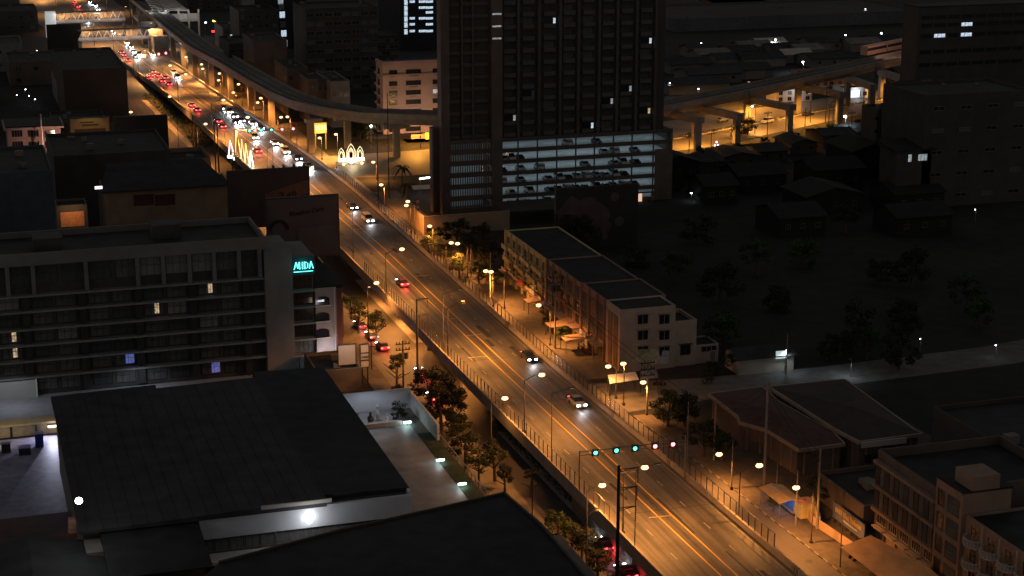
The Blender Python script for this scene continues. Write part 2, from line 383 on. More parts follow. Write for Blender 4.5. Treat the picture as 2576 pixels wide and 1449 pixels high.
paints = [mat('dark_paint', (.02, .02, .025), .3, .1, 1, .6), mat('silver_paint', (.28, .29, .30), .35, .1, 1, .6), mat('white_car_paint', (.5, .5, .5), .35, .1, 1, .6), mat('maroon_paint', (.12, .02, .02), .35, .1, 1, .6)]
CM = [car_meshes('sedan', paints[0]), car_meshes('sedan', paints[1]), car_meshes('van', paints[2]), car_meshes('sedan', paints[3])]
hl = MB().box(-.22, .22, -.05, .05, -.11, .11).mesh('headlight', headg); tl = MB().box(-.2, .2, -.05, .05, -.1, .1).mesh('tail_light', tailg)
hl0 = MB().box(-.2, .2, -.04, .04, -.1, .1).mesh('headlight', white); tl0 = MB().box(-.18, .18, -.04, .04, -.09, .09).mesh('tail_light', mat('unlit_red_lens', (.25, .02, .02), .3))
ROADCAR = []
def add_car(x, y, z, rz, k, label, group, lit=True, headp=900, tailp=40, only=None):
    M = CM[k]; t = thing('car' if M['kind'] == 'sedan' else 'van', label, 'car' if M['kind'] == 'sedan' else 'van', (x, y, z), group, rz)
    inst('body', M['body'], t); inst('cabin_glass', M['cabin'], t); inst('roof', M['roof'], t)
    for sx in (-.8, .8):
        for sy in (-1.35, 1.35): inst('wheel', M['wheel'], t, (sx, sy, .32))
    e = 2.42 if M['kind'] == 'van' else 2.22
    for s in (-.62, .62): inst('headlight', hl if lit else hl0, t, (s, e, .66)); inst('tail_light', tl if lit else tl0, t, (s, -e, .82))
    if lit:
        if headp: o = spot((0, e+.1, .7), (.85, .93, 1.), headp, None, 95, (0, 1, -.10), .15, .8); o.parent = t
        if tailp: o = point((0, -e-.5, .75), (1., .05, .05), tailp, None, .3); o.parent = t
    return t
def heading(b, away):
    L0_, R0_, _ = fy(b); L1_, R1_, _ = fy(b+10); s = atan2(-(L1_-L0_), 10); return s if away else s+pi
def on_fly(u, v, away, k, label, **kw):
    z = 6.
    for _ in range(4): a, b = G(u, v, z+.5); z = fy(b)[2]
    return add_car(a, b, z+.01, heading(b, away), k, label, 'vehicles driving on the avenue', **kw)
cars = [ # u, v, away, kind, label
 (1452, 1012, 0, 1, 'silver car with bright headlights alone in the right lane nearest the camera'),
 (1330, 898, 0, 0, 'dark car with headlights following the nearest car in right lane'),
 (1012, 712, 1, 3, 'car with red tail lights driving away beside the fence gap left lane'),
 (925, 552, 0, 2, 'white van with headlights just right of the corner billboard'),
 (886, 520, 0, 0, 'dark car with headlights close behind the white van'),
 (776, 418, 0, 1, 'silver car with headlights above the right end of the dark billboard'),
 (748, 398, 0, 0, 'dark car with headlights second above the dark billboard'),
 (718, 381, 0, 2, 'white van with headlights opposite the glowing shrine'),
 (690, 360, 0, 1, 'silver car with headlights third before the red lane signals'),
 (648, 380, 1, 3, 'car with red tail lights beside the roadside light decorations'),
 (655, 322, 0, 0, 'dark car with headlights next to the red lane signals'),
 (636, 310, 0, 1, 'silver car with headlights just beyond the red lane signals'),
 (640, 345, 0, 2, 'white van with headlights in the inner lane below the signals'),
 (606, 303, 0, 0, 'dark car with headlights leading the bright queue on flyover'),
 (590, 292, 0, 1, 'silver car with headlights second in the bright queue'),
 (576, 281, 0, 2, 'white van with headlights third in the bright queue'),
 (564, 272, 0, 1, 'silver car with headlights at the tail of the bright queue'),
 (594, 307, 0, 0, 'dark car with headlights in the inner lane of bright queue'),
 (549, 305, 1, 3, 'car with red tail lights left of the bright queue'),
 (560, 318, 1, 0, 'dark car with red tail lights passing the tall twin poles'),
 (482, 265, 1, 3, 'car with red tail lights alone on the left lane'),
 (496, 277, 1, 0, 'dark car with red tail lights trailing the lone pair'),
 (425, 212, 1, 3, 'last car with red tail lights in the red queue'),
 (408, 204, 1, 0, 'dark car in the middle of the red queue'),
 (398, 190, 1, 3, 'car with red tail lights inner lane of the red queue'),
 (416, 196, 1, 0, 'dark car inner rear of the red queue'),
 (378, 190, 1, 3, 'car with red tail lights outer lane of the red queue'),
 (385, 181, 1, 0, 'dark car at the head of the red queue'),
 (372, 197, 1, 0, 'dark car with tail lights nearest the left parapet in red queue'),
 (446, 194, 0, 2, 'white van with headlights facing the red queue'),
 (437, 183, 0, 2, 'white van with headlights behind another van at red queue'),
 (321, 152, 1, 3, 'car with red tail lights left of the far signals'),
 (311, 139, 1, 0, 'dark car with tail lights before the footbridges'),
 (305, 132, 1, 3, 'car with red tail lights closest to the footbridges'),
 (343, 143, 0, 0, 'dark car with headlights at the far signals'),
 (336, 131, 0, 1, 'silver car with headlights behind the far signals'),
 (350, 137, 0, 2, 'white van with headlights at the far signals'),
 (329, 118, 0, 0, 'dark car with headlights emerging below the footbridge'),
 (318, 108, 0, 2, 'white van with headlights right under the near footbridge'),
 (383, 138, 0, 1, 'silver car with headlights on the slip lane by station'),
 (196, 18, 1, 3, 'car with red tail lights beyond the far footbridge'), (207, 30, 1, 0, 'dark car with tail lights just before the far footbridge'), (186, 6, 1, 3, 'car with red tail lights at the top frame edge'), (246, 24, 0, 1, 'silver car with headlights on the outer lane beyond the footbridges'), (240, 14, 0, 0, 'dark car with headlights beside the distant white van'), (283, 78, 0, 1, 'silver car with headlights under the gap of the footbridges'),
 (220, 52, 0, 1, 'silver car with headlights between the two footbridges'),
 (236, 12, 0, 2, 'white van with headlights beyond the far footbridge'),
 (226, 5, 0, 0, 'dark car with headlights beyond the far footbridge at frame top')]
for u, v, aw, k, lb in cars:
    near = v > 450
    on_fly(u, v, aw, k, lb, headp=(350 if not aw and near else 2500 if not aw else 150), tailp=(250 if aw else 10))
for u, v, k, lb in ((962, 872, 3, 'car with red tail lights on the service road below the hotel'), (935, 845, 0, 'dark car with red tail lights ahead on hotel side service road'), (905, 818, 3, 'car with tail lights under the roadside trees'),
                    (1062, 938, 0, 'dark car with faint tail lights beside the transformer pole'), (1575, 1440, 3, 'car with red tail lights at the bottom edge of service road'), (1520, 1370, 0, 'dark car with red tail lights behind the bottom trees'), (1092, 1000, 3, 'car with red tail lights passing under the flyover trees')):
    a, b = G(u, v, .5); add_car(a, b, .03, .02, k, lb, 'vehicles on the left service road', headp=150, tailp=110)
# ------------------------------------------------------------------ street lamps
hd_m = MB(); hd_m.ell((0, 0, 0), .55, .42, .32, 12, 8)
hd_me = hd_m.mesh('lamp_glass', lampg)
hdw_me = MB().ell((0, 0, 0), .40, .3, .26, 10, 6).mesh('lamp_glass', lampw)
cap_me = MB().box(-.25, .25, -.2, .2, .37, .43).mesh('lamp_cover', darkst)
polem = mat('painted_pole', (.07, .06, .055), .7, .2, 1.)
NL = 0
def street_lamp(u, v, bu, bv, zb, label, group, power=15000, col=SOD, lit=True, name='street_lamp', tilt=0, glassm=None, fill=False):
    global NL
    a, b = G(bu, bv, zb); x, z = onb(u, v, b)
    t = thing(name, label, 'street lamp', (a, b, zb), group)
    p = MB(); top = max(z-.6, zb+1.)
    p.tube((a, b, zb), (a, b, top), .13, .08, 8).box(a-.2, a+.2, b-.2, b+.2, zb, zb+.5); p.build('pole', polem, t)
    q = MB(); q.tube((a, b, top-.1), (a+(x-a)*.5, b, top+(z+.2-top)*.7), .06); q.tube((a+(x-a)*.5, b, top+(z+.2-top)*.7), (x, b, z+.25), .05); q.build('arm', polem, t)
    gl = inst('lamp_glass', glassm or hd_me, t, (x-a, 0, z-zb)) if lit else inst('lamp_glass', hdw0, t, (x-a, 0, z-zb))
    inst('lamp_cover', cap_me, t, (x-a, 0, z-zb))
    if fill: spot((x, b, z-.3), col, power*.75, t, 160, blend=.5)  # spot added under an unlit head to even the deck lighting
    if lit and power: spot((x, b, z-.45), col, power*.75, t, 156, blend=.75); NL += 1
    return t
hdw0 = MB().ell((0, 0, .05), .36, .2, .12, 8, 5).mesh('lamp_glass', conc_d)
g1 = 'street lamps on the left parapet of the flyover'
FL = [(1622, 1176, 1567, 1344), (1363, 943, 1319, 1090), (1165, 763, 1127, 902), (1011, 627, 972, 752), (784, 424, 748, 545), (708, 365, 676, 476), (623, 295, 592, 400), (562, 252, 535, 340), (467, 187, 449, 262), (428, 165, 412, 230)]
for i, (u, v, bu, bv) in enumerate(FL):
    zb = 6.
    for _ in range(4): zb = fy(G(bu, bv, zb)[1])[2]
    street_lamp(u, v, bu, bv, zb, ('shielded lamp with a dark head and added light' if i == 2 else 'lit orange lamp')+', %s from the camera along the flyover left parapet' % ordw(i), g1, lit=(i != 2), fill=(i == 2), power=21000 if v > 500 else 34000)
for i, b in enumerate((204, 236, 292, 362, 440, 505)):  # extra posts added in the gaps to spread light along the deck
    L, R, z = fy(b); x = L-.15; t = thing('street_lamp', 'slim shielded lamp added on the left parapet, %s one from the camera' % ordw(i), 'street lamp', (x, b, z+.85), 'slim shielded lamps added on the flyover'); T = z+11.5
    MB().tube((x, b, z+.86), (x, b, T), .07, .05).build('pole', polem, t); MB().tube((x, b, T-.1), (x+3., b, T+.5), .04).build('arm', polem, t)
    MB().box(x+2.7, x+3.5, b-.14, b+.14, T+.45, T+.6).build('lamp_cover', darkst, t); MB().box(x+2.8, x+3.4, b-.1, b+.1, T+.42, T+.449).build('lamp_glass', emi('recessed_glass', (1., .62, .3), 1.), t); spot((x+3.1, b, T+.35), SOD, [9000, 10000, 17000, 17000, 17000, 18000][i], t, 162, blend=.5)
g2 = 'street lamps along the left service road'
SLs = [(1515, 1221, 1475, 1392), (1270, 1002, 1236, 1165), (947, 712, 927, 848), (517, 312, 500, 410), (427, 243, 412, 330), (329, 282, 322, 365), (245, 171, 238, 215), (1500, 1285, 1475, 1430)]
for i, (u, v, bu, bv) in enumerate(SLs):
    street_lamp(u, v, bu, bv, 0.02, ['lit orange lamp over the service road beside the signal gantry pole', 'lit orange lamp over the service road by the big dark trees', 'lit orange lamp under the billboard corner beside the flyover edge', 'orange lamp left of the flyover near the light decorations', 'orange lamp left of the flyover beside the red queue', 'lone orange lamp at the corner of the dark hall', 'orange lamp in front of the tall dark board', 'unlit lamp head low beside the planted strip'][i], g2, lit=(i != 7), power=[6000, 3000, 9000, 13000, 12000, 6000, 7000, 0][i])
g3 = 'street lamps along the right service road'
RL = [(2003, 1227, 2040, 1368, 'lamp with a braced arm beside the blue bus shelter', 12000), (1910, 1171, 1858, 1316, 'lamp on a thin parapet pole before the tall concrete pole', 15000), (1809, 1143, 1840, 1232, 'lamp low in front of the dark garden trees', 12000),
      (1618, 962, 1627, 1046, 'lamp fixed to the orange lit pole by the side road', 6000), (1568, 915, 1569, 1020, 'lamp above the grey awning at the shophouse corner', 5000), (1530, 922, 1549, 1003, 'lamp left of the grey awning at the shophouse corner', 5000),
      (1355, 768, 1384, 870, 'lamp at the foot of the yellow lit shophouses', 17000), (1235, 684, 1269, 778, 'right lamp of the pair by the yellow road sign', 17000), (1222, 682, 1240, 772, 'left lamp of the pair by the yellow road sign', 8000),
      (1151, 613, 1176, 700, 'right lamp of the pair over the yellow bush', 9500), (1135, 611, 1122, 690, 'left lamp of the pair over the yellow bush', 5000), (1081, 569, 1090, 650, 'lamp in front of the long low concrete wall', 9500),
      (1022, 517, 1034, 600, 'lower lamp of the pair by the striped flag pole', 7000), (1026, 507, 1044, 590, 'upper lamp of the pair by the striped flag pole', 5000), (959, 465, 968, 540, 'lamp right of the flyover at the crossing', 13000)]
for u, v, bu, bv, lb, pw in RL: street_lamp(u, v, bu, bv, 4.9 if bu == 1858 else .02, 'lit orange '+lb, g3, power=pw*(1.1 if v > 850 else 1.4))
g4 = 'street lamps around the crossing and under the rail viaduct'
VL = [(939, 408, 948, 452), (859, 419, 0, 0), (845, 338, 850, 392), (804, 347, 810, 402), (723, 294, 732, 360), (707, 295, 700, 356), (656, 247, 664, 318), (648, 258, 640, 322), (587, 233, 596, 292), (600, 212, 610, 278), (550, 202, 558, 262), (552, 185, 562, 250), (510, 173, 518, 232), (507, 162, 500, 228), (468, 144, 474, 204)]
nm = ['beside the shrine on the crossing', '', 'between the viaduct column and the shrine', 'below the yellow lit platform', 'right of the twin beside the second viaduct columns', 'left of the twin beside the second viaduct columns', 'upper one behind the third viaduct column', 'lower one before the third viaduct column', 'lower one of the pair at the sixth column', 'upper one of the pair at the sixth column', 'lower one of the pair at the eighth column', 'upper one of the pair at the eighth column', 'lower one of the farthest pair', 'upper one of the farthest pair', 'farthest one beside the slip lane']
for i, (u, v, bu, bv) in enumerate(VL):
    if bu: street_lamp(u, v, bu, bv, .02, 'orange street lamp, '+nm[i], g4, power=20000 if i else 12000)
for i, (b, sd) in enumerate(((690, 0), (745, 0), (800, 0), (860, 0), (930, 0), (1010, 0), (715, 1), (780, 1), (850, 1), (930, 1), (1020, 1))):  # lamps added to brighten the dark far end of the avenue
    x = lerp(L0, b)-3 if sd == 0 else lerp(R0, b)+2.; s_ = 1 if sd == 0 else -1
    t = thing('street_lamp', '%s small orange lamp added on the %s side of the distant avenue' % (ordw(i if sd == 0 else i-6), ['left', 'right'][sd]), 'street lamp', (x, b, .02), 'lamps added along the distant avenue')
    MB().tube((x, b, 0), (x, b, 11), .14, .09).build('pole', polem, t); MB().tube((x, b, 10.9), (x+2.5*s_, b, 11.4), .07).build('arm', polem, t)
    inst('lamp_glass', MB().box(-.4, .4, -.2, .2, -.05, .03).mesh('lamp_glass', lampg), t, (2.7*s_, 0, 11.3)); inst('lamp_cover', cap_me, t, (2.7*s_, 0, 11.1)); spot((x+2.8*s_, b, 11.), (1., .44, .12), 30000, t, 160, blend=.7)
for i, (u, v) in enumerate(((1010, 820), (1125, 925), (905, 720), (960, 770))):
    a, b = G(u, v, 5.); t = thing('underpass_lamp', ['small lamp under the flyover edge below the first lamp', 'small lamp under the flyover edge near the transformer pole', 'small lamp under the flyover by the billboard', 'small lamp under flyover beside the dark barrier'][i], 'lamp', (a+2, b, 4.7), 'lamps under the flyover'); MB().box(a+1.7, a+2.3, b-.15, b+.15, 4.65, 4.75).build('lamp_glass', lampg, t); MB().box(a+1.7, a+2.3, b-.17, b+.17, 4.76, 4.86).build('housing', darkst, t); spot((a+2, b, 4.55), SOD, 4500, t, 168, (-.35, 0, -1))
# lamps that light the cross road beyond the tower
g5 = 'street lamps lighting the cross road'
for i, (a, b) in enumerate(((150, 482), (187, 489), (216, 494), (243, 512), (270, 527), (297, 541), (325, 556), (352, 569), (136, 522), (262, 557))):
    t = thing('street_lamp', 'orange lamp standing along the cross road, %s counted from the tower' % ordw(i), 'street lamp', (a, b, .03), g5)
    MB().tube((a, b, 0), (a, b, 9), .12, .08).build('pole', polem, t); MB().tube((a, b, 8.9), (a+.3, b+1.8, 9.4), .05).build('arm', steel, t)
    inst('lamp_glass', MB().box(-.25, .25, -.4, .4, -.03, .03).mesh('lamp_glass', lampg), t, (.3, 1.9, 9.3)); inst('lamp_cover', MB().box(-.3, .3, -.5, .5, .04, .18).mesh('lamp_cover', steel), t, (.3, 1.9, 9.3))
    spot((a+.3, b+2.2, 9.2), (1., .40, .055), 36000, t, 166)
# ------------------------------------------------------------------ building helpers
_W = {}
lit_warm = litroom('lit_warm_room', (1., .70, .40), .55); lit_cool = litroom('lit_cool_room', (.66, .82, 1.), .9); lit_blue = litroom('lit_blue_room', (.10, .16, .75), .35); lit_pale = litroom('lit_pale_room', (.72, .86, .92), .35)
curtain = mat('drawn_curtain', (.10, .10, .095), .9, .3, 3.); curtain2 = mat('pale_curtain', (.20, .20, .19), .9, .3, 3.)
def win_mesh(w, h, nx, nz, fm, hood):
    k = (w, h, nx, nz, fm.name, hood)
    if k not in _W:
        m = MB(); t = .07
        m.box(-w/2-t, -w/2, -.1, 0, -h/2-t, h/2+t).box(w/2, w/2+t, -.1, 0, -h/2-t, h/2+t).box(-w/2, w/2, -.1, 0, h/2, h/2+t).box(-w/2, w/2, -.1, 0, -h/2-t, -h/2)
        for i in range(1, nx): x = -w/2+w*i/nx; m.box(x-.03, x+.03, -.08, -.021, -h/2, h/2)
        for i in range(1, nz): z = -h/2+h*i/nz*1.15; m.box(-w/2, w/2, -.075, -.022, z-.03, z+.03)
        if hood: m.box(-w/2-.35, w/2+.35, -.55, 0, h/2+.25, h/2+.37)
        _W[k] = m.mesh('window', fm)
    return _W[k]
_P = {}
def pane_mesh(w, h, pm):
    k = (w, h, pm.name)
    if k not in _P: _P[k] = MB().box(-w/2, w/2, -.02, 0, -h/2, h/2).mesh('pane', pm)
    return _P[k]
def window(parent, x, y, z, w, h, face='S', nx=2, nz=1, fm=None, pm=None, hood=False, name='window'):
    """z is the middle of the window; face S looks towards the camera, W towards the avenue"""
    rz = {'S': 0, 'W': -pi/2, 'E': pi/2}[face]
    o = inst(name, win_mesh(w, h, nx, nz, fm or steel, hood), parent, Vector((x, y, z))-parent_world(parent), rz)
    inst('pane', pane_mesh(w, h, pm or glass), o); return o
def block(mbw, mbr, x0, x1, y0, y1, z0, z1, par=.7):
    """walls with an open parapet, and the roof slab within"""
    mbw.box(x0, x1, y0, y1, z0, z1-par); t = .25
    for a in ((x0, x1, y0, y0+t), (x0, x1, y1-t, y1), (x0, x0+t, y0+t, y1-t), (x1-t, x1, y0+t, y1-t)): mbw.box(*a, z1-par, z1)
    mbr.box(x0+t, x1-t, y0+t, y1-t, z1-par-.05, z1-par+.06)
def building(name, label, x0, x1, y0, y1, h, wm, rm=None, cat='building', par=.7, group=None, rows=None, cols=None, ww=1.4, wh=1.3, faces='S', hood=False, lit=0., fm=None, sill=1., z0=0, clutter=1):
    t = thing(name, label, cat, ((x0+x1)/2, (y0+y1)/2, z0), group)
    w = MB(); r = MB(); block(w, r, x0, x1, y0, y1, z0, h, par); w.build('wall', wm, t); ro = r.build('roof', rm or roofd, t)
    if clutter:
        rr = random.Random(sum(ord(q) for q in label))
        for _ in range(clutter+1):
            cx, cy = rr.uniform(x0+1.5, x1-3), rr.uniform(y0+1.5, y1-3); s = rr.uniform(.8, 2.)
            MB().box(cx, cx+s, cy, cy+s*.8, h-par+.061, h-par+rr.uniform(.6, 1.5)).build('rooftop_box', conc_d, ro)
    if rows and cols:
        fh = (h-par)/rows; rr = random.Random(len(label)*7+int(x0))
        for i in range(rows):
            for j in range(cols):
                z = z0+fh*(i+.5)
                pm = rr.choice([lit_warm, lit_cool, lit_pale]) if rr.random() < lit else rr.choice([glass, glass, curtain])
                if 'S' in faces: window(t, x0+(x1-x0)*(j+.5)/cols, y0, z, ww, wh, 'S', fm=fm, hood=hood, pm=pm)
        if 'W' in faces:
            m = max(1, int((y1-y0)/((x1-x0)/cols)))
            for i in range(rows):
                for j in range(m): window(t, x0, y0+(y1-y0)*(j+.5)/m, z0+fh*(i+.5), ww, wh, 'W', fm=fm, hood=hood)
    return t
def gable(name, label, x0, x1, y0, y1, h, rise, wm, rm, cat='house', axis='x', group=None, ov=.6, wins=0):
    t = thing(name, label, cat, ((x0+x1)/2, (y0+y1)/2, 0), group); w = MB(); r = MB()
    if axis == 'x':
        ym = (y0+y1)/2; w.prism([(x0, y0), (x1, y0), (x1, y1), (x0, y1)], 0, h)
        for x in (x0, x1-.2): k = len(w.v); w.v += [(x, y0, h), (x, y1, h), (x, ym, h+rise), (x+.2, y0, h), (x+.2, y1, h), (x+.2, ym, h+rise)]; w.f += [(k, k+2, k+1), (k+3, k+4, k+5), (k, k+3, k+5, k+2), (k+1, k+2, k+5, k+4)]
        for s, yy in ((-1, y0-ov), (1, y1+ov)):
            zz = h-rise*ov/((y1-y0)/2); a = [(x0-ov, yy, zz), (x1+ov, yy, zz), (x1+ov, ym, h+rise), (x0-ov, ym, h+rise)]
            k = len(r.v); r.v += [(p[0], p[1], p[2]+.03) for p in a]+[(p[0], p[1], p[2]+.18) for p in a]; r.f += [(k, k+1, k+2, k+3), (k+4, k+7, k+6, k+5)]+[(k+i, k+4+i, k+4+(i+1) % 4, k+(i+1) % 4) for i in range(4)]
    else:
        xm = (x0+x1)/2; w.prism([(x0, y0), (x1, y0), (x1, y1), (x0, y1)], 0, h)
        for y in (y0, y1-.2): k = len(w.v); w.v += [(x0, y, h), (x1, y, h), (xm, y, h+rise), (x0, y+.2, h), (x1, y+.2, h), (xm, y+.2, h+rise)]; w.f += [(k, k+1, k+2), (k+3, k+5, k+4), (k, k+2, k+5, k+3), (k+1, k+4, k+5, k+2)]
        for xx in (x0-ov, x1+ov):
            zz = h-rise*ov/((x1-x0)/2); a = [(xx, y0-ov, zz), (xx, y1+ov, zz), (xm, y1+ov, h+rise), (xm, y0-ov, h+rise)]
            k = len(r.v); r.v += [(p[0], p[1], p[2]+.03) for p in a]+[(p[0], p[1], p[2]+.18) for p in a]; r.f += [(k, k+1, k+2, k+3), (k+4, k+7, k+6, k+5)]+[(k+i, k+4+i, k+4+(i+1) % 4, k+(i+1) % 4) for i in range(4)]
    w.build('wall', wm, t); r.build('roof', rm, t)
    for i in range(wins): window(t, x0+(x1-x0)*(i+.5)/wins, y0, h*.55, 1.2, 1.1, 'S')
    return t
# ------------------------------------------------------------------ hotel
HB = 310.5
hcurt = mat('hotel_curtain', (.10, .103, .103), .9, .35, 2.); hcurt2 = mat('hotel_blind', (.085, .09, .092), .9, .35, 2.); hglass = mat('hotel_glass', (.045, .05, .052), .5, .3, .6, .3)
hmull = mat('hotel_mullion', (.02, .02, .02), .6)
hgrey = mat('hotel_grey', (.15, .145, .14), .8, .15, .4)
hz = [onb(0, v, HB)[1] for v in (957, 916, 876, 836, 791, 751)]   # slab heights, low to high
ztop = 26.0; hx1 = onb(665, 700, HB)[0]; hx2 = onb(735, 700, HB)[0]; hx3 = onb(790, 700, HB)[0]
ho = thing('hotel', 'long grey hotel with ribbon floors and a lit cyan sign on its corner', 'hotel', (25, HB+8, 0))
MB().box(-22, hx1, HB+1.4, HB+17, 0, ztop-1.2).build('wall', mat('dark_grey_wall', (.06, .06, .06), .8), ho)
rb = MB(); rb.box(-22, hx1+.5, HB-.2, HB+.2, ztop-2.2, ztop).box(-22, hx1+.5, HB+16.8, HB+17.2, ztop-1.2, ztop).box(hx1+.1, hx1+.5, HB+.2, HB+16.8, ztop-1.2, ztop); rb.build('parapet', hgrey, ho)
rf = MB().box(-22, hx1+.1, HB+.2, HB+16.8, ztop-1.5, ztop-1.1).build('roof', roofd, ho)
for q_ in ((12, 17, HB+5, HB+10, ztop-1.09, ztop+1.2), (33, 38, HB+8, HB+13, ztop-1.09, ztop+1.5), (2, 4, HB+6, HB+8, ztop-1.09, ztop+.6)): MB().box(*q_).build('rooftop_box', mat('roof_plant', (.05, .05, .05), .8), rf)
for z in hz: MB().box(-22, hx1, HB-.25, HB+1.5, z-.16, z+.16).build('floor_slab', mat('slab_edge', (.20, .20, .20), .8, .15), ho)
for u in (18, 83, 217, 347, 412, 478, 540, 603, 655):
    x = onb(u, 690, HB)[0]; MB().box(x-.35, x+.35, HB-.1, HB+1.3, hz[-1]+.22, ztop-2.2).build('column', hgrey, ho)
gx = [onb(u, 690, HB+1.3)[0] for u in (-60, 18, 83, 150, 217, 285, 347, 412, 478, 540, 603, 655)]
for i, (p, q) in enumerate(zip(gx, gx[1:])):
    zc = (hz[-1]+.22+ztop-2.2)/2; window(ho, (p+q)/2, HB+1.4, zc+.6, (q-p)-1.0, 3.2, 'S', 3, 2, darkst, {6: curtain2, 7: curtain2, 8: curtain2, 5: hcurt, 9: hcurt}.get(i, hglass))
litw = [(515, 730, lit_warm), (388, 778, lit_warm), (640, 762, lit_warm), (61, 806, lit_warm), (5, 860, lit_warm), (5, 905, lit_warm), (190, 838, curtain2), (520, 918, lit_blue), (295, 915, lit_blue), (40, 770, curtain2), (505, 805, curtain2), (440, 770, curtain2)]
mid = [(hz[i]+hz[i+1])/2 if i+1 < len(hz) else None for i in range(5)]
lv = [1.9]+mid
sep = MB()
for fl in range(6):
    zc = lv[fl]+.05
    for g in range(-1, 6):
        for k in (0, 1):
            x = g*9.62+3.0+k*4.05
            if x > hx1-2.4 or x < -8: continue
            pm = random.choice([hcurt, hcurt2, hglass])
            for u, v, m_ in litw:
                xx, zz = onb(u, v, HB)
                if abs(xx-x) < 2.1 and abs(zz-zc) < 1.4: pm = m_
            lit_ = pm in (lit_warm, lit_blue)
            window(ho, x, HB+1.4, zc, 3.3, 2.3, 'S', 3, 2, hmull, hcurt if lit_ else pm)
            if lit_: MB().box(x+.1, x+(.85 if pm is lit_warm else 1.6), HB+1.33, HB+1.37, zc-.9, zc+1.0).build('lit_pane', pm, ho)
    for g in range(-1, 6):
        x = g*9.62+.6
        if x < hx1-1: MB().box(x-1., x+.2, HB+.3, HB+1.41, zc-1.3, zc+1.3).build('wall_pier', mat('pier_grey', (.035, .035, .035), .8), ho) if x > -8 else None
MB().box(hx1, hx2, HB-.6, HB+12, 0, onb(700, 630, HB)[1]).build('stair_tower', brown2 if False else greyw, ho)
ts = onb(735, 668, HB)[1]
MB().box(hx2, hx3, HB+1.2, HB+12, 0, ts+1.6).build('corner_bay', greyw, ho)
MB().box(hx2, hx3+.2, HB-.2, HB+1.21, ts-1.9, ts+1.6).build('sign_box', mat('sign_navy', (.02, .05, .06), .5, .1), ho)
for z in [ts-5.0-i*3.05 for i in range(7)]:
    MB().box(hx2, hx3+.1, HB-.15, HB+1.25, z-.15, z+.15).build('floor_slab', mat('slab_edge', (.20, .20, .20)), ho)
    window(ho, (hx2+hx3)/2, HB+1.2, z+1.5, (hx3-hx2)-.5, 2.3, 'S', 4, 2, darkst, random.choice([glass, curtain]))
cy = emi('cyan_sign_light', (.10, .95, .90), 2.2)
sg = thing('rooftop_sign', 'glowing cyan letters MIDA on the hotel corner', 'sign', (hx2+.3, HB-.35, ts-.8))
xx = hx2+.35; hh = 1.35; zb_ = ts-.75; y_ = HB-.3
def stroke(m, pts, w=.17):
    for p, q in zip(pts, pts[1:]): m.bar((p[0], y_, p[1]), (q[0], y_, q[1]), .1, w) if abs(p[0]-q[0]) > .02 else m.box(p[0]-w/2, p[0]+w/2, y_-.05, y_+.05, min(p[1], q[1]), max(p[1], q[1]))
def glyph(fn): m = MB(); fn(m); m.build('letter', cy, sg)
def slant(m, x0, z0, x1, z1, w=.2): m.f.append(tuple(range(len(m.v), len(m.v)+4))); m.v += [(x0-w/2, y_, z0), (x0+w/2, y_, z0), (x1+w/2, y_, z1), (x1-w/2, y_, z1)]
glyph(lambda m: (slant(m, xx, zb_, xx+.4, zb_+hh), slant(m, xx+.4, zb_+hh, xx+.7, zb_+.2), slant(m, xx+.7, zb_+.2, xx+.98, zb_+hh), slant(m, xx+.98, zb_+hh, xx+1.05, zb_)))
glyph(lambda m: slant(m, xx+1.55, zb_, xx+1.55, zb_+hh))
glyph(lambda m: (slant(m, xx+1.95, zb_, xx+1.95, zb_+hh), slant(m, xx+2.1, zb_+.07, xx+2.1, zb_+.2, .5), slant(m, xx+2.1, zb_+hh-.2, xx+2.1, zb_+hh-.07, .5), slant(m, xx+2.5, zb_+.25, xx+2.5, zb_+hh-.25)))
glyph(lambda m: (slant(m, xx+2.8, zb_, xx+3.1, zb_+hh), slant(m, xx+3.1, zb_+hh, xx+3.5, zb_)))
MB().box(hx2+.25, hx3-.2, HB-.34, HB-.22, ts-1.25, ts-1.15).build('under_line', cy, sg)
point((hx2+2, HB-1.4, ts), (.1, .9, .85), 60, sg)
# low service yard of the hotel and garden, lower left
MB0 = MB()
sheet('hotel_forecourt', [(-22, 296), (57, 296), (57, 311.6), (-22, 311.6)], .05, mat('pale_paving', (.33, .33, .35), .8, .15, .6))
sheet('pool_deck', [(-22, 250), (14, 250), (14, 289), (-22, 289)], .05, mat('wet_timber_deck', (.26, .25, .32), .5, .35, .8))
t = thing('planter_wall', 'long stone planter wall lit warm yellow at the garden edge', 'wall', (-2, 291, 0))
MB().box(-22, 14, 290, 292.4, .04, 1.9).build('stone_wall', mat('honey_stone', (.42, .33, .22), .85, .3, 1.5), t)
MB().box(-22, 14.2, 289.7, 292.7, 1.9, 2.2).build('coping', mat('coping_stone', (.5, .40, .24), .85, .2, 1.5), t)
for x in (1.5, 5.4, 9.4, 12.9): MB().box(x-.18, x+.18, 289.75, 290, .04, 1.9).build('wall_joint', darkst, t)
spot((11.9, 289.2, 2.6), (.72, .74, 1.), 1900, None, 160, (-.35, -1, -.12), .08, .5).name = 'garden_light'; point((12.2, 288.6, 2.6), (.9, .85, .9), 90).name = 'garden_light'; spot((3, 285, 5.5), (1., .82, .58), 500, None, 120, (0, .8, -.9)).name = 'wall_wash'
t = thing('garden_lamp', 'white box lamp set on the stone planter wall', 'lamp', (11.8, 289.9, 1.4)); MB().box(11.3, 12.6, 289.6, 289.9, 1.2, 1.55).build('lamp_glass', emi('warm_white_glass', (1., .93, .75), 3.), t); MB().box(11.2, 12.7, 289.62, 290, 1.55, 1.65).build('lamp_cover', steel, t)
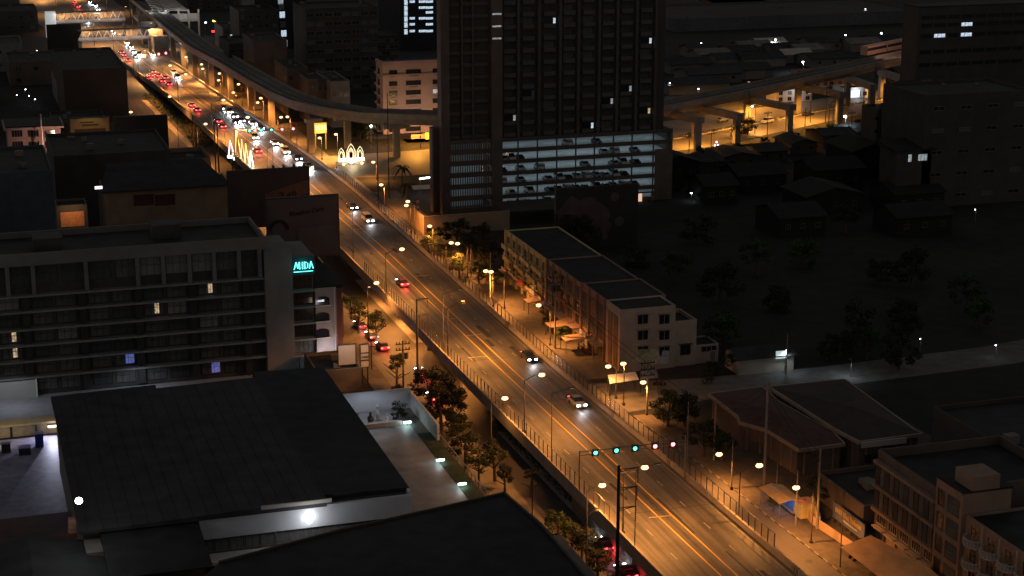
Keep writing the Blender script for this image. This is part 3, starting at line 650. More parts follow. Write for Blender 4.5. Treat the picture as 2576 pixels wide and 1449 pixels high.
t = thing('storage_box', 'tall dark blue box standing before the stone planter wall', 'box', (9.5, 284, 0.05)); MB().box(8.9, 10.2, 283.5, 284.6, .05, 2.3).build('body', mat('navy_paint', (.03, .04, .22), .5, .1), t); MB().box(8.85, 10.25, 283.45, 284.65, 2.3, 2.45).build('lid', mat('pale_lid', (.3, .3, .4), .5, .1), t)
t = thing('storage_box', 'low violet topped box left of the tall dark blue one', 'box', (7, 281, 0.05)); MB().box(6.2, 8., 280.5, 282, .05, 1.2).build('body', darkst, t); MB().box(6.15, 8.05, 280.45, 282.05, 1.2, 1.35).build('lid', mat('violet_lid', (.35, .28, .6), .5, .1), t)
for i, (x, y, h_) in enumerate(((4.3, 283, 1.5), (1.2, 282, 2.0), (-1.5, 283, 1.4))):  # blocks added to cast more shadow bands across the deck
    t = thing('storage_box', ['low dark box added for its shadow left of the violet topped box', 'taller dark box added for its shadow in the row on the deck', 'leftmost dark box added for its shadow in the row on the deck'][i], 'box', (x, y, .05)); MB().box(x-.7, x+.7, y-.5, y+.5, .05, h_).build('body', darkst, t); MB().box(x-.74, x+.74, y-.54, y+.54, h_+.01, h_+.1).build('lid', greyw, t)
spot((6, 305, 6), (.80, .86, 1.), 450, None, 160).name = 'forecourt_light'
spot((28, 306, 5), (.80, .86, 1.), 600, None, 160).name = 'forecourt_light'
spot((8, 272, 7), (.5, .5, 1.), 50, None, 150).name = 'deck_light'
t = thing('led_screen', 'dotted pale screen at the left foot of the hotel facade', 'screen', (0, HB-.4, 0)); u0, z1_ = onb(0, 963, HB-.4); u1, z0_ = onb(92, 1000, HB-.4)
MB().box(-4, u1, HB-.5, HB-.3, z0_-.4, z1_).build('screen', emi('screen_glow', (.45, .50, .46), .07, (.2, .2, .2)), t); MB().box(u1, u1+.25, HB-.6, HB-.3, .1, z1_+.2).build('frame', white, t)
# lamps: floodlight on the hall front, small flood lower left
def flood(u, v, b, label, size, power, col=(.92, .96, 1.), direction=(0, -1, -.6), cone=170):
    x, z = onb(u, v, b); t = thing('floodlight', label, 'floodlight', (x, b, z))
    MB().ell((x, b-.25, z), size, .12, size, 12, 8).build('lamp_glass', emi('flood_glass', (.95, 1., .97), 25.), t)
    MB().box(x-size*.8, x+size*.8, b-.18, b-.02, z-size*.8, z+size*.8).build('housing', darkst, t); MB().tube((x, b-.05, z), (x, b+.5, z-.3), .06).build('bracket', darkst, t)
    l = point((x, b-2.6, z+.3), col, power, t, .3); return t
# ------------------------------------------------------------------ hall with the big dark roof
HF = 217.8
ha = thing('hall', 'big flat roofed hall with black sheet roof and white fascia', 'hall', (34, 245, 0))
w = MB(); w.box(11.9, 54.2, 219.6, 271.6, 0, 11.2); w.build('wall', greyw, ha)
ro = MB(); ro.prism([(11.4, 217.2), (43.2, 217.2), (43.2, 272), (27.5, 272), (27.5, 274), (11.4, 274)], [11.25]*6, [11.6, 12.3, 12.3, 11.95, 11.95, 11.6]); ro.build('roof', roofg, ha)
sm = MB()
for i in range(17):
    x = 12.5+i*1.9; zz = 11.6+(x-11.4)/(43.2-11.4)*.7; sm.quad((x-.05, 217.3, zz+.03+.0), (x+.05, 217.3, zz+.035), (x+.05, 271.5, zz+.035), (x-.05, 271.5, zz+.03)).quad((x-.05, 217.3, zz-.1), (x-.05, 217.3, zz+.03), (x-.05, 271.5, zz+.03), (x-.05, 271.5, zz-.1))
sm.build('roof_seam', roofd, ha)
r2 = MB(); r2.prism([(43.21, 219.2), (54.9, 219.2), (54.9, 275.5), (43.21, 275.5)], [11.25]*4, [12.1, 11.8, 11.8, 12.1]); r2.build('roof', roofd, ha)
MB().box(26.5, 54.9, HF, HF+.5, 8.3, 11.24).build('fascia', mat('white_fascia', (.5, .5, .53), .7, .15, .4), ha)
MB().box(54.5, 54.9, HF+.5, 224, 8.6, 11.7).build('fascia_return', white, ha)
MB().box(34.5, 43.8, 216.9, 217.19, 11.9, 12.4).build('gutter', conc_l, ha)
for i in range(14):
    x = 27.6+i*2.0
    if x < 54: window(ha, x, HF+1.2, 7.1, 1.7, 1.9, 'S', 2, 1, greyw, curtain)
w = MB(); w.box(26.5, 54.2, HF+1.2, HF+1.8, 4, 8.3); w.build('clerestory_wall', brown, ha)
MB().box(26.5, 41, HF-2.0, HF+1.1, 5.4, 5.8).build('ledge', white, ha); MB().box(43.5, 54, HF-1.2, HF+1.1, 5.6, 5.9).build('ledge', white, ha)
MB().box(11.9, 26.5, 214, 219.5, 0, 10).build('lean_to', conc_d, ha)
mb = MB(); mb.prism([(14, 205), (26.4, 205), (26.4, 219.4), (14, 219.4)], [10.0]*4, [9.6+.5, 9.6+.5, 11.1, 11.1]); mb.build('lean_to_roof', roofd, ha)
flood(777, 1301, HF, 'very bright white floodlight on the white fascia of the hall', .62, 330)
flood(198, 1258, 214, 'small bright white lamp left of the black hall roof', .45, 500)
# front dark roof
fr = thing('foreground_hall', 'black flat roof filling the bottom of the picture', 'hall', (45, 180, 0))
pl = [(26, 196.5), (41.4, 201.6), (64.6, 207.4), (65.8, 196), (65.8, 120), (5, 120), (5, 168)]
MB().prism([(p[0]*1.0+(0.3 if p[0] < 45 else -.4), p[1]-.4) for p in pl], 0, 13.7).build('wall', greyw, fr); MB().prism(pl, 13.71, 14.1).build('roof', roofd, fr)
mb = MB()
for p, q in zip(pl[:5], pl[1:5]): mb.bar((*p, 14.25), (*q, 14.25), .3, .28)
mb.build('parapet', darkst, fr)
MB().box(65.85, 69.5, 120, 199, 0, 11.2).build('side_annex', conc_d, fr)
rx_, ry_ = G(80, 1350, 11); ll = gable('shed', 'dark ridged roof in the lower left corner', rx_-14, rx_+13, 165, ry_-.6, 8.2, 2.8, brown, roofd, 'shed', 'y', ov=.6)
gable('shed', 'dull reddish lean roof behind the lower left shed', -16, 13.2, ry_+3, G(0, 1290, 4.5)[1], 3.2, 1.3, brown, roofr, 'shed', 'x')
px_, py_ = G(192, 1356, 3.4); t = thing('planter_stack', 'stack of pinkish blocks between the two lower left roofs', 'stack of blocks', (px_, py_, 0))
for i in range(5): MB().box(px_-1.1+.05*i, px_+1.1+.05*i, py_-.9, py_+.7, 3.4+i*.62, 3.95+i*.62).build('block', mat('pink_block', (.55, .32, .27), .8, .2, 1.), t)
MB().box(px_-1.4, px_+1.4, py_-1.2, py_+1., 0, 3.39).build('plinth', brown, t); spot((px_, py_-4, 9.), (1., .75, .6), 120, t, 60, (0, .6, -1))
# terrace east of the hall
te = thing('terrace', 'raised pale concrete terrace beside the hall with glass railing', 'terrace', (62, 238, 0))
MB().box(55.1, 68.6, 204, 270.8, 0, 4.9).build('podium', conc_d, te)
MB().box(55.1, 66.0, 204, 270.8, 4.905, 5.0).build('floor', mat('wet_concrete', (.24, .245, .25), .55, .4, .35), te)
MB().box(66.0, 68.6, 204, 258, 4.905, 5.05).build('planting_strip', mat('dark_turf', (.05, .07, .035), .95, .4, 3.), te)
MB().box(52, 68.4, 270.9, 271.3, 4.9, 8.3).build('back_wall', mat('white_terrace_wall', (.55, .57, .62), .8, .12, .5), te)
MB().box(68.2, 68.6, 254, 270.8, 4.9, 7.6).build('side_wall', white, te)
MB().box(57, 64.8, 262.6, 263.0, 5.01, 5.75).build('kerb_wall', conc_l, te)
mb = MB()
for i in range(27): y = 204.5+i*1.85; mb.box(68.45, 68.55, y-.04, y+.04, 5.05, 6.2)
mb.box(68.42, 68.58, 204, 254, 6.2, 6.28).build('railing', steel, te)
for i, (u, v) in enumerate(((1025, 1062), (1108, 1157), (1163, 1217))):
    a, b = G(u, v, 5.6); t = thing('terrace_light', ['farthest', 'middle', 'nearest'][i]+' of three pale green lights along the terrace railing', 'light', (a, b, 5.05), 'terrace edge lights')
    MB().box(a-.6, a+.6, b-.12, b+.12, 5.45, 5.7).build('tube', emi('teal_tube', (.55, 1., .92), 9.), t); MB().box(a-.06, a+.06, b-.05, b+.05, 5.05, 5.45).build('stand', steel, t); spot((a-.2, b, 5.95), (.8, .9, .95), 80, t, 165, (-.5, 0, -1))
spot((61, 266, 10.5), (.80, .87, 1.), 480, None, 150).name = 'terrace_wash'
def vase(x, y, z, label, h=1.7, m=white, r=.3):
    t = thing('statue', label, 'statue', (x, y, z)); b = MB(); b.box(x-.4, x+.4, y-.35, y+.35, z, z+.4); b.build('plinth', white, t)
    b = MB(); zz = z+.4; prev = r
    for k, rr in enumerate((.30, .34, .22, .12, .16, .05)): b.tube((x, y, zz), (x, y, zz+h/6), prev, rr*r/.3, 10); prev = rr*r/.3; zz += h/6
    b.build('figure', m, t)
vase(61.6, 266, 5.0, 'white pointed garden statue with pink trim by the terrace wall', 2.4); vase(62.8, 264.8, 5.0, 'small white spirit house figure beside the pointed statue', 1.1); vase(60.2, 265, 5, 'dark twisted rock ornament left of the white statues', 1.6, brown, .5)
# small shops beside the hotel
sb = thing('shop_building', 'narrow pink white building with arched windows beside the hotel', 'building', (62, 318, 0))
x0, zt_ = onb(793, 726, 311); x1, z0_ = onb(849, 868, 311)
MB().box(x0, x1, 311, 326, 3.2, zt_).build('wall', mat('pale_pink_wall', (.40, .33, .32), .8, .15, .5), sb); MB().box(x0-.1, x1+1.4, 311.2, 328, zt_+.01, zt_+.3).build('roof', roofd, sb)
MB().box(x1, x1+1.1, 311.3, 327, 0, zt_-.3).build('side_wall', mat('dark_red_wall', (.16, .06, .05), .8, .2, .5), sb); MB().box(x0, x1, 311.4, 326, 0, 3.2).build('ground_floor', brown, sb)
for i, v in enumerate((757, 797, 838)):
    cx_, cz = onb(811, v, 311); q = MB(); q.box(cx_-1.3, cx_+1.3, 310.9, 311, cz-.8, cz+.3)
    n0 = len(q.v); ar = [(cx_+1.3*cos(pi*j/8), cz+.3+.6*sin(pi*j/8)) for j in range(9)]; q.v += [(p[0], 310.95, p[1]) for p in ar]; q.f.append(tuple(range(n0, n0+9)))
    o = q.build('arched_window', lit_pale if i == 0 and False else glass, sb)
    MB().box(cx_-1.5, cx_+1.5, 310.7, 310.89, cz-1., cz-.8).build('sill', white, sb)
    if i == 0: MB().box(cx_-.9, cx_+.3, 310.84, 310.89, cz-.1, cz+.25).build('shop_sign_light', lit_cool, sb)
MB().tube((x1-.4, 310.8, 3.3), (x1-.4, 310.8, zt_), .09).build('drain_pipe', white, sb)
a_, z_ = onb(825, 893, 309.5); t = thing('doorway_lamp', 'bright white lamp over the shop entrance by the hotel', 'lamp', (a_, 309.5, z_)); MB().ell((a_, 309.5, z_), .3, .3, .3).build('globe', emi('shop_globe', (.85, .93, 1.), 12.), t); MB().tube((a_, 309.8, z_), (a_, 311, z_+.1), .05).build('bracket', steel, t); point((a_, 308.8, z_), (.8, .88, 1.), 320, t)
def panel(name, label, u0, v0, u1, v1, b, m, legs=True, cat='sign board', th=.3, zleg=0, frame=darkst, group=None):
    xa, za = onb(u0, v0, b); xb, zb2 = onb(u1, v1, b); t = thing(name, label, cat, ((xa+xb)/2, b, zleg), group)
    MB().box(xa, xb, b, b+th, zb2, za).build('board', m, t); f = MB(); e = .12 if th < .5 else .3
    f.box(xa-e, xa, b-.05, b+th+.05, zb2-e, za+e).box(xb, xb+e, b-.05, b+th+.05, zb2-e, za+e).box(xa, xb, b-.05, b+th+.05, za, za+e).box(xa, xb, b-.05, b+th+.05, zb2-e, zb2); f.build('frame', frame, t)
    if legs and zb2 > zleg+.3:
        for x in (xa+.15*(xb-xa), xb-.15*(xb-xa)): MB().box(x-.12, x+.12, b+.05, b+th-.05 if th > .3 else b+.25, zleg, zb2-e).build('leg', darkst, t)
    return t, (xa, xb, zb2, za)
def text(parent, s, x, y, z, size, m, name='lettering', shear=0, ext=.03):
    c = bpy.data.curves.new(name, 'FONT'); c.body = s; c.size = size; c.extrude = ext; c.shear = shear; o = bpy.data.objects.new(name, c); COL.objects.link(o)
    dg = bpy.context.evaluated_depsgraph_get(); me = bpy.data.meshes.new_from_object(o.evaluated_get(dg)); bpy.data.objects.remove(o); bpy.data.curves.remove(c)
    me.materials.clear(); me.materials.append(m); o = bpy.data.objects.new(name, me); COL.objects.link(o); o.parent = parent; o.location = Vector((x, y, z))-parent_world(parent); o.rotation_euler = (pi/2, 0, 0); return o
creamb = mat('cream_board', (.42, .36, .31), .7, .08, .5); white2 = mat('white_board', (.45, .42, .40), .7, .08, .5)
panel('notice_board', 'blank cream board on legs left of the framed pylon sign', 851, 870, 895, 915, 300, creamb)
t, e = panel('pylon_sign', 'tall black framed white pylon sign beside the service road', 907, 868, 928, 922, 300, white2)
text(t, 'MAS', e[0]+.25, 299.9, (e[2]+e[3])/2-.4, .7, brown); MB().box(e[0], e[1], 299.88, 299.99, (e[2]+e[3])/2-.9, (e[2]+e[3])/2-.7).build('divider', darkst, t); MB().box(e[0], e[1], 299.88, 299.99, (e[2]+e[3])/2+.5, (e[2]+e[3])/2+.65).build('divider', darkst, t)
spot((e[0]-3, 296, 9), (1., .8, .65), 500, None, 120, (.1, 1, -.8)).name = 'board_light'
building('shop_building', 'low dark shop with flat roof in front of the arched building', 58, 66, 297, 308.5, 4.2, brown, cat='shop')
for u, v0, v1, lb in ((873, 885, 935, 'short black pole with crossarm before the cream board'), (935, 860, 930, 'black pole with crossarm right of the pylon sign')):
    a, b = G(u, v1, 0); zt2 = ona(u, v0, a)[1] if False else onb(u, v0, b)[1]; t = thing('utility_pole', lb, 'pole', (a, b, 0), 'short poles by the shops'); MB().tube((a, b, 0), (a, b, zt2), .14, .1).build('pole', darkst, t); MB().box(a-.9, a+.9, b-.06, b+.06, zt2-1, zt2-.85).build('crossarm', darkst, t)
# ------------------------------------------------------------------ billboards and blocks behind the hotel
dimred = mat('dim_red_poster', (.065, .042, .04), .7, .25, .15); dimpk = mat('dim_poster', (.085, .070, .068), .7, .25, .15)
t, e = panel('billboard', 'large dark billboard with a price 2.49 behind the hotel', 574, 434, 778, 560, 374, dimred, th=.6, zleg=8)
w_ = e[1]-e[0]
q = MB(); q.quad((e[0]+w_*.45, 373.9, e[2]+4.5), (e[1], 373.9, e[2]+6.5), (e[1], 373.9, e[2]+9.5), (e[0]+w_*.45, 373.9, e[2]+7)); q.build('printed_band', mat('orange_band', (.16, .075, .045), .7), t)
text(t, '2.49', e[0]+w_*.62, 373.8, e[2]+5.6, 2.3, mat('poster_ink', (.018, .012, .012), .7))
for i in range(4): MB().box(e[0]+w_*(.56+.13*i)-.12, e[0]+w_*(.56+.13*i)+.12, 372.6, 374.2, e[3]+.3, e[3]+1.1).build('lamp_arm', darkst, t)
t, e = panel('billboard', 'dark billboard with card advertisement overlapping the flyover edge', 672, 503, 852, 638, 346, dimpk, th=.6, zleg=7)
w_ = e[1]-e[0]; hh_ = e[3]-e[2]
text(t, 'Blueplus Card', e[0]+w_*.30, 345.8, e[2]+hh_*.70, 1.25, mat('poster_ink', (.018, .012, .012), .7), shear=.2).rotation_euler = (pi/2, -.1, 0)
MB().box(e[0]+w_*.42, e[1]-.6, 345.86, 345.99, e[2]+.8, e[2]+hh_*.5).build('printed_panel', mat('poster_grey', (.08, .075, .075), .7), t)
q = MB(); n_ = 24; cxx, czz = e[0]+w_*.15, e[2]+hh_*.48
for i in range(n_):
    a1, a2 = pi*i/n_, pi*(i+1)/n_; q.quad(*[(cxx+r_*cos(aa), 345.85, czz+r_*sin(aa)) for r_, aa in ((1.4, a1), (1.4, a2), (2.1, a2), (2.1, a1))])
q.build('printed_arch', mat('poster_ink', (.018, .012, .012), .7), t); MB().box(e[0]+w_*.5, e[0]+w_*.8, 345.8, 345.85, e[2]+1.2, e[2]+hh_*.32).build('printed_card', dimpk, t)
building('row_building', 'dark block under the tall billboard', 54, 71, 348, 380, 9.5, brown2, rows=2, cols=4, group='blocks behind the hotel')
building('row_building', 'dark block under the card billboard', 57.5, 70, 330, 346, 8, brown, rows=2, cols=3, group='blocks behind the hotel')
xa, za = onb(262, 468, 398); xb, zb = onb(572, 470, 398)
t = building('row_building', 'beige block with two dark recessed windows and black pitched roof', xa, xb+1, 398, 412, za-1.5, mat('beige_wall', (.26, .17, .11), .85, .2, .4), rows=None)
mb = MB(); mb.prism([(xa-1, 397), (xb+.5, 397), (xb-3.5, 413), (xa+2, 413)], [za-1.4]*4, [za-1.2, za-1.2, za+2.2, za+2.2]); mb.build('pitched_roof', roofd, t)
for u in (362, 415): x_, z_ = onb(u, 503, 398); window(t, x_, 398, z_, 4.6, 2.6, 'S', 1, 1, mat('beige_trim', (.3, .2, .14), .8), mat('shutter_red', (.07, .03, .025), .8))
x_, z_ = onb(248, 472, 396); t = thing('doorway_lamp', 'small white lamp in the dark lot left of the beige block', 'lamp', (x_, 396, z_)); MB().box(x_-.8, x_+.8, 395.9, 396.1, z_-.3, z_+.3).build('glass', emi('porch_glass', (.85, .9, 1.), 2.), t); MB().tube((x_, 396, 0), (x_, 396, z_-.3), .07).build('pole', steel, t)
xa, za = onb(430, 402, 446); xb, zb = onb(531, 430, 446)
building('row_building', 'small block with pale parapet at the service road corner', xa, xb, 446, 462, za, mat('beige_wall', (.26, .17, .11)), par=1.2)
xa, za = onb(135, 393, 440); xb, zb = onb(430, 393, 440)
building('row_building', 'long low black roofed hall behind the beige block', xa, xb, 440, 472, za, brown2, cat='hall', clutter=3)
xa, za = onb(-30, 436, 400); xb, zb = onb(132, 440, 400)
building('row_building', 'black roofed hall at the left edge above the hotel', xa, xb, 400, 432, za, mat('blue_black_wall', (.06, .07, .09), .8), cat='hall', clutter=2)
x_, z_ = onb(182, 545, 360); t = building('row_building', 'small hut with a warm lit orange shutter behind hotel roof', x_-3, x_+3, 360, 366, z_+2.4, brown2, cat='hut', clutter=0); MB().box(x_-2.3, x_+2.3, 359.9, 360, z_-2, z_+1).build('shutter', mat('orange_shutter', (.5, .22, .1), .7, .3, 3.), t); spot((x_, 356.5, z_+2.5), (1., .55, .25), 450, t, 110, (0, 1, -.7))
xa, za = onb(18, 322, 522); xb, zb = onb(152, 318, 522)
t = thing('school_building', 'pink three storey building with nine windows and flag pole before', 'building', ((xa+xb)/2, 528, 0)); MB().box(xa, xb, 522, 536, 0, za-.6).build('wall', pinkw, t); MB().prism([(xa-1, 521), (xb+1, 521), (xb+1, 537), (xa-1, 537)], za-.59, za).build('eaves', pinkw, t); MB().box(xa-.5, xb+.5, 521.6, 536.6, za+.01, za+.3).build('roof', roofd, t)
for r_, v in enumerate((336, 364, 393)):
    for u in (43, 84, 125): x_, z_ = onb(u+r_*1.5, v, 522); window(t, x_, 522, z_, 2.9, 1.9, 'S', 4, 1, pinkw, glass, name='window')
    z_ = onb(60, v+13, 522)[1]; MB().box(xa+1.5, xb, 521.6, 521.99, z_-.15, z_+.15).build('ledge', pinkw, t)
spot(((xa+xb)/2+6, 512, 9), (1., .6, .42), 2600, None, 130, (0, 1, -.2)).name = 'school_light'
a_, b_ = G(112, 432, 0); zt2 = onb(102, 289, b_)[1]; t = thing('flag_pole', 'tall pale flag pole in front of the pink building', 'flag pole', (a_, b_, 0)); MB().tube((a_, b_, 0), (a_, b_, zt2), .3, .16, 8).build('pole', mat('flag_white', (.6, .5, .48), .6), t); MB().ell((a_, b_, zt2), .25, .25, .25).build('finial', white, t)
t, e = panel('billboard', 'square yellowish billboard with bars of writing and an up arrow', 176, 300, 279, 388, 484, mat('ochre_board', (.33, .19, .10), .7, .12, .3), th=.6)
W_ = e[1]-e[0]; Hh = e[3]-e[2]; ink = mat('board_ink', (.11, .045, .03), .7)
for (p, q, r_, s) in ((.1, .62, .9, .72), (.14, .15, .68, .27), (.3, .8, .72, .84), (.25, .88, .6, .91), (.3, .4, .95, .43)): MB().box(e[0]+W_*p, e[0]+W_*r_, 483.9, 483.99, e[2]+Hh*q, e[2]+Hh*s).build('printed_bar', ink, t)
q = MB(); cxx = e[0]+W_*.84; q.box(cxx-.25, cxx+.25, 483.9, 483.99, e[2]+Hh*.28, e[2]+Hh*.42); k = len(q.v); q.v += [(cxx-1, 483.93, e[2]+Hh*.4), (cxx+1, 483.93, e[2]+Hh*.4), (cxx, 483.93, e[2]+Hh*.5)]; q.f.append((k, k+1, k+2)); q.build('printed_arrow', ink, t)
spot((e[0]+W_*.5, 480.5, e[3]+1.5), (.75, .85, .25), 160, t, 100, (0, .8, -1)); spot((e[0]+W_*.5, 474, e[2]), (1., .55, .3), 900, t, 130, (0, 1, .2))
t, e = panel('billboard', 'black blank billboard right of the yellowish one', 287, 297, 423, 385, 482, mat('black_board', (.03, .03, .03), .8), th=.6); MB().box(e[0]+(e[1]-e[0])*.6, e[1]-.5, 481.7, 481.95, e[2]+.9, e[2]+1.1).build('light_rail', white, t)
xa, za = onb(158, 176, 600); xb, zb = onb(318, 172, 600)
building('row_building', 'big windowless dark hall beside the left service road', xa, xb, 600, 655, za, mat('dark_brown_wall', (.06, .045, .036), .85, .2, .2), cat='hall', clutter=2)
t, e = panel('billboard', 'tall dark rooftop board near the far footbridge', 118, 64, 206, 140, 790, mat('black_board', (.03, .03, .03)), th=.8); MB().box(e[0]+(e[1]-e[0])*.1, e[1]-3, 789.6, 789.95, e[2]-.2, e[2]+.1).build('light_rail', conc_l, t)
random.seed(21)
for i, (x, y, w, d, h) in enumerate(((22, 690, 26, 30, 9), (-8, 640, 22, 30, 7), (5, 730, 24, 26, 11), (30, 560, 16, 22, 7), (-10, 580, 24, 24, 6), (22, 860, 20, 30, 10), (-5, 820, 22, 30, 8), (8, 900, 28, 40, 12), (-14, 470, 22, 26, 7), (36, 640, 14, 28, 8))):
    building('row_building', '%s dim house block of the dark quarter left of the avenue' % ordw(i), x, x+w, y, y+d, h, random.choice([brown, brown2, greyw]), group='dark blocks left of the avenue', rows=2, cols=4, ww=1.6, lit=.04)
# ------------------------------------------------------------------ apartment tower with parking podium
TB = 430.5
tx = lambda u, v=300: onb(u, v, TB)[0]
tw = thing('apartment_tower', 'tall dark apartment tower above a lit parking podium', 'tower', (150, 445, 0))
tower_blind = mat('tower_blind', (.055, .05, .046), .8, .3, 2.); tww = mat('tower_render', (.068, .060, .056), .85, .2, .3); twf = mat('tower_fin', (.085, .074, .068), .85, .2, .3)
pt = 18.3; xl, xp0, xp1, xr = 117.6, tx(1236), tx(1263), 180.6
FH = 3.05
MB().box(xp1-.5, 178.6, TB+1.6, TB+26, pt+.3, 70).build('wall', tww, tw); MB().box(xl+1.0, xp1-.51, TB+1.6, TB+7, pt+.3, 70).build('wall', tww, tw); MB().box(xp1-.5, 178.8, TB+1.4, TB+26.2, 70.01, 70.6).build('roof', roofd, tw)
MB().box(xp0, xp1, TB-.5, TB+1.59, 0, 70).build('pilaster', brown, tw); MB().box(xl, xl+2.2, TB-.3, TB+3, 0, 70).build('pilaster', brown, tw)
fins = [1305, 1357, 1410, 1455, 1507, 1552, 1600, 1648, 1690]
fx = [tx(u) for u in fins]
for x in fx[:-1]: MB().box(x-.35, x+.35, TB+.2, TB+1.61, pt+.3, 66).build('fin', twf, tw)
for u in (1165, 1192): x = tx(u); MB().box(x-.25, x+.25, TB+.4, TB+1.61, pt+.3, 66).build('fin', twf, tw)
litt = [(1395, 57, 1), (1613, 110, 1), (1517, 260, 2), (1590, 226, 2), (1292, 296, 2), (1625, 281, 3), (1492, 312, 1), (1655, 305, 2), (1340, 235, 4)]
balc = MB().box(-1.6, 1.6, -1.1, 0, -.12, 0).box(-1.6, 1.6, -1.1, -1.02, 0, .95).mesh('balcony', twf)
bx = [xp1]+fx
tl_cells = []
for fl in range(13):
    zc = pt+.6+FH*fl+1.5
    for j in range(8):
        x = (bx[j]+bx[j+1])/2 if j else (bx[0]+bx[1])/2
        pm = glass
        for u, v, k in litt:
            X, Z = onb(u, v, TB+1.6)
            if abs(X-x) < 2.7 and abs(Z-zc) < 1.5: pm = 'lit%d' % k; lx = X
        if fl*8+j < 100:
            if isinstance(pm, str):
                k = pm[-1]; pmm = {'1': lit_cool, '2': lit_pale, '3': lit_warm, '4': curtain2}[k]
                window(tw, x-.2, TB+1.6, zc, 2.2, 2.0, 'S', 2, 1, darkst, glass); window(tw, x+1.55, TB+1.6, zc-.1, .65, 1.9, 'S', 1, 1, darkst, pmm)
            else: window(tw, x, TB+1.6, zc, 2.6, 2.0, 'S', 2, 1, brown2, random.choice([hglass, hglass, curtain, tower_blind]))
            inst('balcony', balc, tw, Vector((x, TB+1.6, zc-1.35))-tw.location)
mb = MB()
for fl in range(14):
    zc = pt+.6+FH*fl+1.5
    for (u0, u1) in ((1125, 1160), (1168, 1190), (1196, 1232)):
        xa, xb = tx(u0), tx(u1); mb.box(xa, xb, TB+.9, TB+1.58, zc-1.45, zc-1.3).box(xa, xb, TB+.85, TB+.95, zc-1.3, zc-.5)
o = mb.build('balcony_row', twf, tw); o['kind'] = 'stuff'
mb = MB()
for i in range(3): mb.box(tx(1238), tx(1260), TB-.56, TB-.5, 50.2-i*3.05, 50.6-i*3.05)
mb.build('stair_light', lit_pale, tw)
# left flank of the tower, fluted
mb = MB(); x5, z5 = onb(1085, 322, TB+3)
mb.box(x5, xl-.01, TB+2.5, TB+5, 0, z5)
for i in range(4): mb.box(x5+.1+i*.7, x5+.4+i*.7, TB+2.1, TB+2.49, 0, z5-.2)
mb.build('flank_wing', brown, tw)
# podium
pg = thing('parking_podium', 'open six level parking garage lit cool white under the tower', 'parking garage', (150, 440, 0))
gz = [onb(1275, v, TB)[1] for v in (525, 495, 466, 437, 408, 380, 352)]
bayx = [tx(u) for u in (1265, 1304, 1353, 1402, 1450, 1497, 1545, 1592, 1646, 1690)]
cw = mat('garage_wall', (.40, .42, .42), .85, .2, .4); 
MB().box(xp1, xr, TB+17, TB+17.4, 0, pt).build('back_wall', cw, pg)
for i, z in enumerate(gz):
    MB().box(xp1, xr, TB, TB+17, z-.28, z).build('floor_slab', mat('garage_slab', (.42, .44, .44), .8), pg)
    MB().box(xp1, xr, TB-.25, TB-.01, z-.4, z+(.62 if i < 6 else .6)).build('spandrel', twf, pg)
for x in bayx[1:]: 
    MB().box(x-.14, x+.14, TB+.02, TB+.5, 0, gz[-1]-.3).build('column', conc_d, pg)
mb = MB(); mb.box(tx(1648), xr, TB-.4, TB-.26, 0, gz[4]+1.1); mb.build('stair_wall', brown, pg)
MB().box(xr-.2, xr+.1, TB, TB+26, 0, pt).build('side_wall', brown, pg)
MB().box(xp1+.1, xr, TB+.3, TB+26, pt+.02, pt+.28).build('podium_roof', roofd, pg)
mb = MB()
slx = [xl+2.3+i*.62 for i in range(int((xp0-xl-2.4)/.62))]
for i, z in enumerate(gz[:-1]): mb.box(xl+2.2, xp0, TB-.1, TB+.2, z-.3, z+1.0)
for x in slx: mb.box(x, x+.3, TB-.15, TB-.11, 0, gz[-1]+.3)
mb.box(xl+2.2, xp0, TB-.1, TB+.2, gz[-1]-.4, gz[-1]+.5); mb.build('louvre_screen', brown, pg)
MB().box(xl+2.2, xp0, TB+8, TB+8.3, 0, gz[-1]).build('back_wall', cw, pg)
tube_m = emi('fluorescent_tube', (.80, .95, 1.), 5.)
def area(x, y, z, sx, sy, power, parent, col=(.64, .82, .92)):
    l = bpy.data.lights.new('tube_light', 'AREA'); l.shape = 'RECTANGLE'; l.size = sx; l.size_y = sy; l.energy = power; l.color = col
    o = bpy.data.objects.new('tube_light', l); COL.objects.link(o); o.parent = parent; o.location = Vector((x, y, z))-parent_world(parent); return o
for i, z in enumerate(gz[:-1]):
    area((xp1+xr)/2, TB+8, gz[i+1]-.45, 46, 8, [300, 370, 360, 390, 420, 300][i], pg)
    area((xl+xp0)/2+1, TB+4, gz[i+1]-.5, 9, 5, [14, 40, 30, 110, 40, 25][i], pg)
    for k in range(7):
        x = xp1+3+k*6.6+random.uniform(-1, 1)
        if random.random() < .6: MB().box(x-.6, x+.6, TB+random.choice([3, 6, 9])-.06, TB+9.06 if False else TB+6.1, gz[i+1]-.42, gz[i+1]-.36).build('ceiling_tube', tube_m, pg) if False else MB().box(x-.6, x+.6, TB+5.9, TB+6.05, gz[i+1]-.42, gz[i+1]-.36).build('ceiling_tube', tube_m, pg)
    pass
gcars = {5: [(3, .7), (5, .3)], 4: [(0, .2), (0, .7), (1, .2), (5, .7), (6, .2), (7, .3)], 3: [(0, .1), (1, .3), (2, .25), (4, .7), (6, .2), (6, .7), (7, .3)], 2: [(0, .1), (1, .3), (2, .7), (3, .3), (3, .7), (4, .25), (4, .7), (5, .3), (5, .7), (6, .25), (6, .7)],
         1: [(0, .7), (1, .75), (2, .8), (3, .25), (3, .7), (4, .2), (4, .65), (5, .3), (5, .75), (6, .2), (6, .7), (7, .3)], 0: [(0, .3), (0, .75), (1, .25), (1, .7), (2, .25), (2, .7)]}
